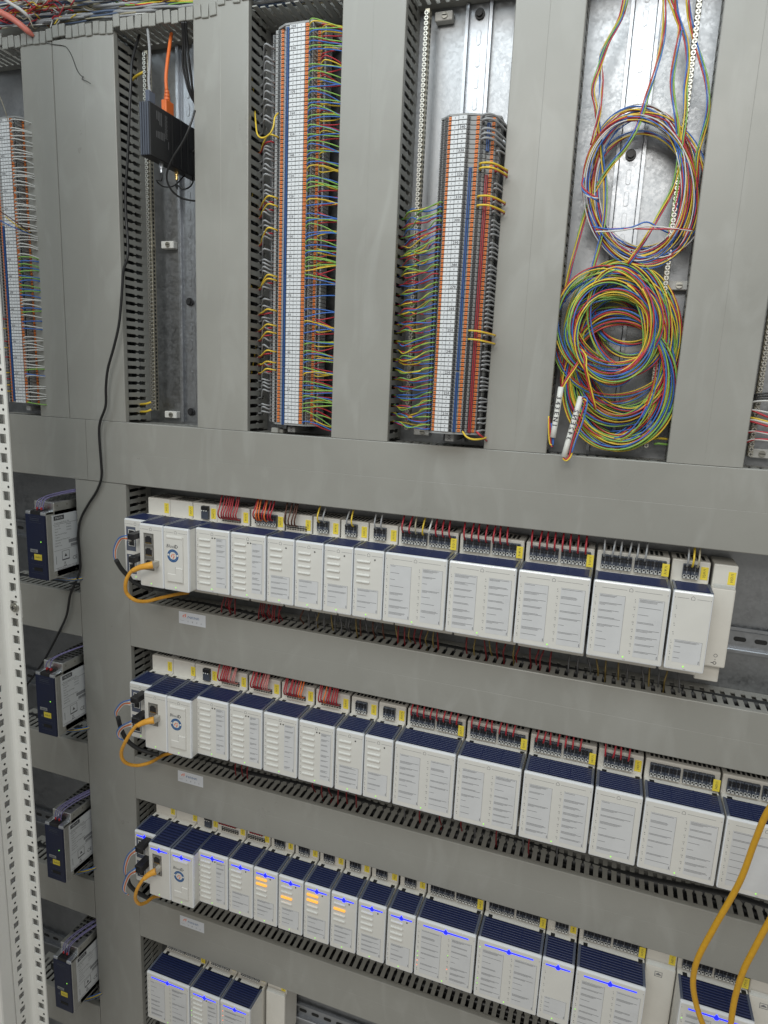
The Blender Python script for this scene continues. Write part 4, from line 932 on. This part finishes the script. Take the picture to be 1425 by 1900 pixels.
# ------------------------------------------------------------------ perforated cabinet post in front
def ladder(b, u0, u1, hu, hh, z0, z1, zc, pitch, put):
    """strip u0..u1 with square holes of half width hu, half height hh every pitch; put(u0,u1,z0,z1)"""
    c = (u0+u1)/2
    put(u0, c-hu, z0, z1); put(c+hu, u1, z0, z1)
    n0 = math.floor((z0-zc)/pitch); n1 = math.ceil((z1-zc)/pitch); prev = z0
    for n in range(n0, n1+1):
        z = zc+n*pitch
        if z-hh <= z0 or z+hh >= z1: continue
        put(c-hu, c+hu, prev, z-hh); prev = z+hh
    put(c-hu, c+hu, prev, z1)
pt = thing('cabinet_post', 'pale perforated steel cabinet post with square holes at the near left edge', 'cabinet post')
FZ = -503.3*.7305; XR = -733.0
b = MB(); ladder(b, XR-22.5, XR, 6.1, 6.2, -1500, 760, FZ, 25, lambda a, c, z0, z1: b.box(a, c, 643, 645, z0, z1, M['frame']))
b.build('front_flange', pt)
b = MB()
n = -45
for n in range(-46, 44):
    z = FZ+25*n+12.5
    if -1495 < z < 755: b.disc((XR-6.5, 642.9, z), 'y', 1.7, M['dark'], 10, .4)
o = b.build('round_hole', pt); o['kind'] = 'stuff'
b = MB(); b.box(XR-66, XR-28.6, 661, 663, -1500, 760, M['frame']); b.build('inner_web', pt)
MB().box(XR-46, XR-44, 606, 640, -1500, 760, M['frame']).build('inner_web', pt)
b = MB()
seg = [(XR-22.5, 643), (XR-25, 642.2), (XR-27, 640), (XR-27.8, 637), (XR-27.8, 636)]
for (p, q) in zip(seg, seg[1:]): b.add([(p[0], p[1], -1500), (q[0], q[1], -1500), (q[0], q[1], 760), (p[0], p[1], 760)], [(0, 1, 2, 3)], M['frame'], False)
ladder(b, 614, 636, 4.6, 5.2, -1500, 760, FZ+6, 25, lambda a, c, z0, z1: b.box(XR-29.8, XR-27.8, a, c, z0, z1, M['frame']))
b.build('side_flange', pt)
b = MB()
for n in range(-46, 44):
    z = FZ+25*n+18.5
    if -1495 < z < 755: b.disc((XR-27.7, 625, z), 'x', 1.7, M['dark'], 8, .3)
o = b.build('round_hole', pt); o['kind'] = 'stuff'
MB().cbox(XR-150, XR-27.8, 590, 614, -1500, 760, M['frame'], 3, 2).build('edge_fold', pt)
s0 = at(27, 1127, 641); b = MB(); b.disc(s0, 'y', 6.2, M['zinc'], 16, 3, smooth=True); b.disc((s0[0], s0[1]-2, s0[2]), 'y', 4.6, M['zinc'], 16, 2, smooth=True)
b.box(s0[0]-3, s0[0]+3, s0[1]-3.3, s0[1]-2.9, s0[2]-.6, s0[2]+.6, M['dark']); b.box(s0[0]-.6, s0[0]+.6, s0[1]-3.35, s0[1]-2.95, s0[2]-3, s0[2]+3, M['dark']); b.build('screw', pt)
s1 = at(37, 1118, 655); MB().cbox(s1[0]-8, s1[0]+3.5, 650, 656, s1[2]-22, s1[2]+18, M['frame'], 1).build('clip', pt)

# ------------------------------------------------------------------ black router with its cables
rt = thing('router', 'flat black router standing edge-on beside the earth rail', 'router')
RX0, RX1, RY, RZ0, RZ1 = -656.5, -640, 816, 291, 359
b = MB(); b.cbox(RX0, RX1, RY, 934, RZ0, RZ1, M['blackm'], 1.0)
for y in (864, 884, 900, 915): b.box(RX1-.2, RX1+.5, y-.5, y+.5, RZ0+2, RZ1-2, M['dark']); b.box(RX1-.2, RX1+.9, y+.7, y+1.3, RZ0+1, RZ1-1, M['blackm'])
b.build('case', rt)
b = MB()
for x in (RX0+1, RX0+5, RX0+8.7, RX0+12.4): b.cbox(x, x+2.8, RY-2, RY+.5, RZ0+.5, RZ1-.5, M['slate'], .6)
b.build('ribbed_front', rt)
b = MB()
def rbar(y0, y1, z0, z1): b.box(RX1, RX1+.2, y0, y1, z0+4, z1+4, M['rout'])
for k in range(4): rbar(830+k*3.2, 831.6+k*3.2, 337-k*2.6+(k % 2)*2, 348)
for k in range(16): rbar(848, 853.5-(k % 3)*.6, 347-k*1.9, 347.9-k*1.9)
for k in range(6): rbar(829+k*3.2, 830.5+k*3.2, 314, 321.5+R.uniform(0, 2)+k*.4)
rbar(855, 856, 306, 316)
b.build('printed_text', rt)
r_mnt = MB().cbox(RX0+2, RX1-2, 930, YP-7.5, RZ0+14, RZ1-14, M['black'], .8).build('rail_mount', rt)
for (px, py, mm) in ((284, 298, 'alu'), (319, 318, 'gold')):
    c = at(px, py, 850 if px < 300 else 885); b = MB()
    b.disc((RX1-9, c[1], RZ0-3), 'z', 3.1, M[mm], 12, 7); b.disc((RX1-9, c[1], RZ0-9), 'z', 2.2, M[mm], 12, 6); b.build('antenna_socket', rt)
def cable(name, ptsl, r, m, label, cat='cable', group=None, sub=6, n=8): return tag(MB().tube(ptsl, r, m, n, sub).build(name), label, cat, group)
cable('coax_cable', [(RX1-9, 850, RZ0-11), (RX1-9, 850, RZ0-22)]+[at(*q) for q in ((290, 335, 868), (303, 346, 880), (322, 345, 890), (338, 330, 900), (345, 318, 905), (350, 290, 910), (372, 270, 915))], .95, M['blk'], 'thin black aerial cable from the silver router socket', group='thin black aerial cables')
cable('coax_cable', [(RX1-9, 885, RZ0-11), (RX1-9, 886, RZ0-24)]+[at(*q) for q in ((326, 342, 890), (340, 351, 895), (353, 346, 905), (358, 336, 915), (356, 328, 922))], 1.1, M['blk'], 'thin black aerial cable from the brass router socket', group='thin black aerial cables')
cable('coax_cable', [at(*q) for q in ((362, 205, 855), (352, 235, 850), (338, 265, 848), (322, 290, 846), (311, 315, 846), (310, 335, 850), (320, 355, 858), (338, 368, 870), (362, 373, 884), (380, 374, 900))], 1.4, M['blk'], 'black cable crossing the router side in a wide loop', group='thin black aerial cables')
for k, dx in enumerate((0, 4, -3)):
    cable('hanging_cable', [at(*q) for q in ((341+dx, 40, 880), (343+dx, 75, 890), (344+dx*1.6, 110, 895), (348+dx*1.6, 140, 900), (354+dx, 170, 905), (366, 200, 915))], 1.7, M['blk'], f'black cable hanging beside the duct above the router, {("middle", "right", "left")[k]} one', group='black cables above the router')
ob = thing('orange_patch_cable', 'orange network cable plugged into the top of the black router', 'patch cable')
MB().tube([at(*q) for q in ((318, 62, 905), (314, 90, 892), (310, 120, 884), (308, 145, 880), (309, 168, 878))], 2.5, M['orangec'], 10, 5).build('cable', ob)
bt = at(310, 185, 878); e = MB()
for k in range(4): e.disc((bt[0], 878, bt[2]+10-4.4*k), 'z', 3.4+.45*k, M['orangec'], 12, 3.4)
e.build('boot', ob); MB().cbox(bt[0]-4.5, bt[0]+4.5, 870, 888, RZ1-1, bt[2]-2, M['orangec'], 1.4, 2).build('plug', ob)
us = thing('usb_cable', 'grey cable with a slim plug on the router top', 'cable')
u0 = at(274, 176, 832); MB().cbox(RX0+6, RX1-4, 820, 834, RZ1-1, RZ1+16, M['smoke'], 1).build('plug', us)
MB().tube([((RX0+RX1)/2+1, 827, RZ1+14), at(276, 150, 832), at(277.5, 120, 845), at(277.5, 90, 860), at(274, 55, 880)], 1.9, M['grey'], 8, 5).build('cable', us)
cable('long_cable', [at(*q) for q in ((260, 60, 905), (254, 80, 893), (245, 115, 880), (243, 150, 876), (240, 215, 875), (237, 290, 876), (233, 360, 876), (234.5, 410, 876), (237.5, 455, 875), (236, 480, 873), (229, 503, 871), (226, 545, 870), (221, 600, 868), (211, 645, 866), (200, 685, 866), (196.5, 720, 868), (196, 753, 870), (186, 782, 872), (184, 805, 873), (187, 850, 874), (188.4, 885, 875),
      (179, 912, 876), (163, 937, 876), (149, 965, 876), (145, 995, 877), (148, 1030, 876), (148, 1060, 875), (139, 1083, 874), (130, 1105, 874), (124, 1140, 874), (112, 1168, 876), (100, 1192, 890), (82, 1225, 905), (60, 1258, 915), (45, 1275, 920))], 2.1, M['blk'], 'long black cable meandering down over the duct covers at the left')
# thick yellow cables at the lower right
cable('yellow_cable', [at(*q) for q in ((1470, 1440, 760), (1425, 1505, 770), (1401, 1560, 778), (1372, 1637, 786), (1325, 1721, 792), (1295, 1778, 795), (1286, 1820, 798), (1291, 1860, 800), (1304, 1900, 800), (1325, 1945, 800))], 3.5, M['ycab'], 'thick yellow cable curving past the second module row at the right', group='thick yellow cables at the lower right', sub=8, n=12)
cable('yellow_cable', [at(*q) for q in ((1480, 1620, 770), (1428, 1708, 780), (1400, 1760, 784), (1379, 1802, 787), (1364, 1850, 790), (1356, 1900, 792), (1352, 1950, 794))], 3.5, M['ycab'], 'thick yellow cable entering at the right edge over the third row', group='thick yellow cables at the lower right', sub=8, n=12)

# ------------------------------------------------------------------ coils of four-colour cable
RC = random.Random(5)
def four_core(t, path, cols, r=1.0, off=1.9, tw=7.0, name='strand', sub=3):
    """four colour-coded cores twisted along a path of (px, py, y)"""
    ph = RC.uniform(0, 6.28); N = len(path)
    for k, c in enumerate(cols):
        P = []
        for i, (px, py, y) in enumerate(path):
            a = ph+2*math.pi*k/len(cols)+tw*i/N*1.0
            p = at(px, py, y); tx = path[min(i+1, N-1)]; tp = path[max(i-1, 0)]
            dx, dy = tx[0]-tp[0], tx[1]-tp[1]; l = math.hypot(dx, dy) or 1
            nx, nz = -dy/l, dx/l
            o = off*math.cos(a)*1.35; P.append((p[0]+nx*o, p[1]+off*.75*math.sin(a), p[2]-nz*o))
        MB().tube(P, r, M[c], 6, sub).build(name, t)
def loop(cx, cy, rx, ry, y, a0, turns, jit, n=26):
    out = []; N = int(n*turns); p1, p2 = RC.uniform(0, 6), RC.uniform(0, 6)
    for i in range(N+1):
        a = a0+2*math.pi*i/n; k = 1+jit*math.sin(a*1.0+p1)*.6+jit*.5*math.sin(2*a+p2)
        out.append((cx+rx*k*math.cos(a), cy+ry*k*math.sin(a), y+5*math.sin(a+p2)+RC.uniform(-.6, .6)))
    return out
uc = thing('cable_coil', 'upper coil of red, white, blue and yellow wire hung on the rail', 'cable coil', 'coils of loose cable')
for k in range(11):
    four_core(uc, loop(1189+RC.uniform(-9, 9), 345+RC.uniform(-12, 13), 96+RC.uniform(-14, 12), 127+RC.uniform(-16, 14), 902+k*2.0, RC.uniform(0, 6), 1.05, .08), ('red', 'wwhite', 'blue', 'yellow'), r=.74, tw=RC.uniform(7, 12))
for k in range(2):
    MB().tube([at(*q) for q in ((1082+k*3, 330, 893), (1080, 345+k*5, 889), (1092, 358+k*5, 887), (1106, 366+k*5, 889), (1111, 370+k*5, 898))], .95, M[('red', 'blue')[k]], 6, 4).build('tie_strand', uc)
MB().tube([at(*q) for q in ((1080, 350, 892), (1090, 364, 887), (1110, 368, 889))], .95, M['wwhite'], 6, 4).build('tie_strand', uc)
MB().tube([at(*q) for q in ((1100, 420, 890), (1130, 425, 886), (1170, 422, 886), (1200, 412, 888), (1225, 425, 892), (1240, 432, 900))], .9, M['blue'], 6, 5).build('strand', uc)
MB().tube([at(*q) for q in ((1105, 426, 890), (1150, 424, 886), (1200, 425, 886), (1250, 425, 888), (1285, 426, 896))], .9, M['red'], 6, 5).build('strand', uc)
MB().tube([at(*q) for q in ((1105, 430, 890), (1150, 428, 885), (1200, 420, 886), (1250, 424, 888), (1285, 429, 896))], .9, M['wwhite'], 6, 5).build('strand', uc)
lc = thing('cable_coil', 'large tangled lower coil of red, yellow, green and blue wire', 'cable coil', 'coils of loose cable')
CO = ('red', 'yellow', 'green', 'blue')
for k in range(19):
    four_core(lc, loop(1150+RC.uniform(-7, 7), 655+RC.uniform(-34, 38), 99+RC.uniform(-20, 10), 134+RC.uniform(-26, 12), 920-k*.9, RC.uniform(0, 6), 1.05, .15), CO, r=.8, tw=RC.uniform(5, 10))
for k in range(13):
    four_core(lc, loop(1143+RC.uniform(-16, 16), 612+RC.uniform(-20, 22), 80+RC.uniform(-24, 16), 92+RC.uniform(-28, 16), 902-k*1.9, RC.uniform(0, 6), 1.04, .12), CO, r=.8, tw=RC.uniform(5, 9))
for k in range(6):
    four_core(lc, loop(1150+RC.uniform(-6, 6), 705+RC.uniform(-6, 10), 96+RC.uniform(-6, 8), 118+RC.uniform(-8, 10), 908-k*2, RC.uniform(0, 6), 1.0, .05), CO, tw=6)
for k in range(3):
    four_core(lc, loop(1165+RC.uniform(-8, 8), 580+RC.uniform(-8, 8), 62+RC.uniform(-8, 8), 62+RC.uniform(-10, 10), 918-k*3, RC.uniform(0, 6), .8, .1), CO, tw=6)
TAILS = [(((1165, -12), (1158, 18), (1146, 46), (1128, 80), (1112, 125), (1100, 165), (1106, 200), (1112, 250), (1118, 300), (1123, 340), (1122, 400), (1113, 450), (1098, 505)), 'cable dropping from the top at the left of the coils', ('yellow', 'red', 'green', 'blue')),
         (((1160, -12), (1152, 30), (1135, 64), (1115, 105), (1116, 150), (1113, 200), (1106, 235), (1098, 270)), 'cable with a white core joining the upper coil from above', ('wwhite', 'blue', 'yellow', 'red')),
         (((1232, -12), (1233, 40), (1228, 85), (1215, 135), (1200, 180), (1184, 232), (1160, 275), (1135, 305), (1112, 340), (1090, 385), (1074, 440), (1058, 500), (1046, 560)), 'cable slanting behind the upper coil to the lower left', CO),
         (((1238, -12), (1255, 30), (1262, 55), (1254, 100), (1247, 150), (1252, 200), (1258, 240), (1259, 290), (1250, 345), (1225, 395), (1196, 445), (1165, 490)), 'cable passing through the middle right of the upper coil', CO),
         (((1252, -12), (1256, 25), (1272, 70), (1277, 115), (1272, 165), (1272, 215), (1266, 270), (1262, 330), (1250, 400), (1235, 460)), 'cable hanging just left of the earth rail', ('green', 'yellow', 'blue', 'red')),
         (((1275, -12), (1279, 30), (1289, 75), (1300, 110), (1312, 155), (1314, 205), (1304, 250), (1294, 290), (1292, 340), (1283, 400), (1270, 440)), 'outermost cable bowing towards the right duct', CO)]
for (pth, lb, cs) in TAILS:
    t = thing('hanging_wire_bundle', lb, 'cable', 'four-core cables hanging above the coils')
    four_core(t, [(p[0], p[1], 905+6*math.sin(i*.9)) for i, p in enumerate(pth)], cs, r=.85, off=1.4, tw=8, name='core', sub=4)
four_core(lc, [(1105, 760, 880), (1090, 700, 874), (1086, 680, 872), (1085, 660, 876), (1072, 640, 884), (1068, 600, 892)], ('yellow', 'red'), off=1.0, tw=2)
four_core(lc, [(1041, 722, 872), (1054, 700, 873), (1068, 680, 876), (1082, 655, 884)], ('yellow', 'red'), off=.9, tw=2)
def sleeve(pa, pb, ya, yb, txt, label, flip):
    A = Vector(at(*pa, ya)); B = Vector(at(*pb, yb)); d = (B-A).normalized()
    t = thing('wire_label', label, 'cable label', 'handwritten sleeves on the lower coil')
    MB().tube([A, (A+B)/2, B], 3.6, M['sleeve'], 12, 2).build('sleeve', t)
    n = Vector((0, -1, 0)); n = (n-d*n.dot(d)).normalized(); v = n.cross(d) if flip else d.cross(n)
    u = d if flip else -d
    b = MB(); c = A+(B-A)*.47+n*3.72
    b.text(txt, 8.2, c, M['ink'], u=u, v=-v if not flip else (d.cross(n))*-1); b.text(txt, 8.2, c+u*.35, M['ink'], u=u, v=-v if not flip else (d.cross(n))*-1)
    b.build('handwriting', t)
sleeve((1041, 718), (1026, 812), 872, 868, '3 4 3 E N 1', 'white handwritten sleeve beside the duct edge, left of the longer one', True)
sleeve((1078, 736), (1046, 848), 866, 858, '3 4 2 E N 2', 'longer white handwritten sleeve poking out over the level duct', False)
for k, (c, pth) in enumerate((('red', ((1080, 738), (1086, 745), (1074, 785), (1062, 820), (1056, 846), (1050, 852), (1045, 849))), ('yellow', ((1083, 740), (1090, 750), (1079, 787), (1066, 822), (1060, 845), (1051, 855), (1044, 851))), ('blue', ((1082, 736), (1090, 742), (1082, 780), (1068, 818), (1061, 840))))):
    wire('loose_core', [at(p[0], p[1], 862-2*j*.5-k) for j, p in enumerate(pth)], .95, M[c], f'{c} core folded back along the longer sleeve', group='cores beside the sleeves')
for k, (c, pth) in enumerate((('yellow', ((1018, 772), (1018, 800), (1020, 822), (1024, 826))), ('red', ((1019, 775), (1021, 800), (1022, 824), (1025, 829))), ('blue', ((1023, 785), (1025, 810), (1026, 826), (1027, 812))))):
    wire('loose_core', [at(p[0], p[1], 872-j) for j, p in enumerate(pth)], .95, M[c], f'{c} core bent back at the shorter sleeve', group='cores beside the sleeves')
for k in range(8):
    c = ('yellow', 'green', 'red', 'blue')[k % 4]; x = 1205+RC.uniform(-25, 30)
    MB().tube([at(*q) for q in ((x-80, 812+RC.uniform(-14, 8), 918), (x-40, 800+RC.uniform(-6, 10), 914), (x, 775+RC.uniform(-8, 8), 918), (x+26, 735, 922))], .95, M[c], 6, 5).build('strand', lc)
for k in range(2):
    wire('earth_wire', [at(*q) for q in ((1212+2*k, 815+k*9, 918), (1222, 813+k*10, 916), (1238, 815+k*10, 918))], 1.6, M['green' if k else 'yellow'], f'{("yellow", "green")[k]} earth wire at the foot of the rail beside the coils', group='earth wires')
    wire('earth_wire', [at(*q) for q in ((288, 744.5+13.5*k, 914), (281, 746+14*k, 910), (272, 749+14.5*k, 910), (262, 750+14*k, 918), (255, 752+14*k, 930))], 1.9, M['yellow'], f'{("upper", "lower")[k]} yellow earth wire at the foot of the long earth rail', group='earth wires')
wire('earth_wire', [at(*q) for q in ((270, 132, 912), (262, 136, 908), (252, 142, 912), (244, 150, 925))], 1.9, M['yellow'], 'yellow earth wire near the top of the long earth rail', group='earth wires')
# wires at the right edge
for k, (c, y0, y1) in enumerate((('blk', 742, 730), ('blk', 745, 735), ('blk', 749, 740), ('wwhite', 752, 744), ('red', 757, 775), ('wwhite', 762, 766), ('yellow', 775, 783), ('wwhite', 779, 786), ('red', 781, 792), ('wwhite', 801, 806), ('red', 803, 804), ('wwhite', 819, 818), ('red', 821, 816))):
    wire('edge_wire', [at(*q) for q in ((1374, y0, 915), (1384, y0, 905), (1400, (y0+y1)/2-3, 898), (1428, y1, 896), (1460, y1+6, 900))], 1.2, M[c], f'{col(c)} wire leaving behind the right duct towards the picture edge', group=f'{col(c)} wires at the right edge')

# ------------------------------------------------------------------ wires overflowing the open duct
RW = random.Random(21); OG = 'wires overflowing the open top duct'
def over(k, m, r, yo):
    x0 = -30; P = []
    for i in range(14):
        px = x0+i*56; base = 50-px*.105 if px < 300 else 50-31.5-(px-300)*.06
        P.append(at(px, base+yo+RW.uniform(-3.5, 3.5), 905+RW.uniform(-12, 16)))
    return P
for k in range(34):
    c = RW.choice(('teal', 'teal', 'grey', 'grey', 'teal', 'grey', 'yellow', 'beige', 'wwhite', 'grey')); r = RW.choice((1.2, 1.6, 2.0, 2.4)) if c in ('teal', 'grey') else 1.1
    yo = RW.uniform(-46, 4) if k > 8 else RW.uniform(-14, 2)
    wire('duct_wire', over(k, c, r, yo), r, M[c], f'{("dark blue" if c == "teal" else c)} wire lying lengthwise in the open top duct', group=OG, sub=3)
for k in range(46):
    c = RW.choice(('red', 'red', 'wwhite', 'wwhite', 'beige', 'grey', 'red', 'yellow', 'red', 'wwhite')); px = RW.uniform(-15, 130); py = RW.uniform(-5, 38)
    a = RW.uniform(-.6, 1.0); l = RW.uniform(30, 70)
    wire('duct_wire', [at(px+l*t_*math.cos(a), py-l*t_*math.sin(a)+RW.uniform(-8, 8), 900+RW.uniform(-16, 20)) for t_ in (-.6, -.3, 0, .3, .6, .9)], .85, M[c], f'{col(c)} wire tangled in the open duct at the upper left', group=OG, sub=4)
for k in range(16):
    px = 128+k*3.2
    wire('duct_wire', [at(px-26, -14, 885+k), (at(px, 2, 890+k)), at(px+20+k*.6, 14+RW.uniform(-2, 4), 900+k), at(px+60, 24, 915)], .85, M['beige'], 'beige wire fanning into the open duct from above', group=OG)
for k in range(10):
    px = 190+k*16
    wire('duct_wire', [at(px-40, RW.uniform(-14, 14), 910), at(px, RW.uniform(-12, 10), 898), at(px+50, RW.uniform(-10, 6), 905), at(px+90, RW.uniform(-10, 2), 912)], .9, M[RW.choice(('beige', 'yellow', 'green', 'teal', 'red', 'brown'))], 'thin wire crossing over the cables in the open duct', group=OG)
cable('sleeve_tube', [at(*q) for q in ((-20, 8, 862), (0, 22, 864), (20, 33, 866), (38, 46, 868), (52, 58, 872), (63, 67, 878))], lambda u: 4.4 if u < .8 else 4.4-13*(u-.8), M['salmon'], 'salmon tube slanting over the open duct at the upper left corner', n=12)
cable('sleeve_tube', [at(*q) for q in ((5, -4, 876), (22, 8, 878), (38, 18, 880), (52, 30, 886), (60, 38, 896))], 2.6, M['wwhite'], 'white tube slanting into the open duct at the upper left', n=10)
cable('stray_wire', [at(*q) for q in ((62, 67, 878), (78, 77, 878.5), (97, 82, 879), (118, 85, 879), (126, 91, 879), (134, 106, 879), (142, 128, 879), (149, 139, 879), (154.5, 142.5, 878), (152, 147, 879), (160, 150, 878), (168, 155, 874))], .42, M['blk'], 'hair-thin dark wire lying across the wide upright ducts', n=6)
# wires running inside the upright ducts, seen through the combs
for (xa, xb, nm_) in ((XC+8, XC2-10, 'duct left of the tall strip'), (XD+8, XD2-10, 'duct between the strips')):
    for k in range(9):
        x = xa+(xb-xa)*RW.random(); c = RW.choice(('green', 'yellow', 'blue', 'red', 'grey'))
        wire('inner_wire', [(x+RW.uniform(-5, 5), 905+RW.uniform(-12, 22), z) for z in range(-80, 500, 60)], 1.1, M[c], f'{c} wire running up inside the {nm_}', group=f'wires inside the {nm_}', sub=3)
lug = thing('loose_clip', 'small loose grey clip lying on the level duct below the tall strip', 'clip')
c0 = at(514, 797, 892); b = MB(); b.cbox(c0[0]-6, c0[0]+6, 884, 900, ZH1+.3, ZH1+8, M['comb'], 1.2); b.cbox(c0[0]+4, c0[0]+12, 888, 904, ZH1+.3, ZH1+6, M['comb'], 1.0); b.build('body', lug)
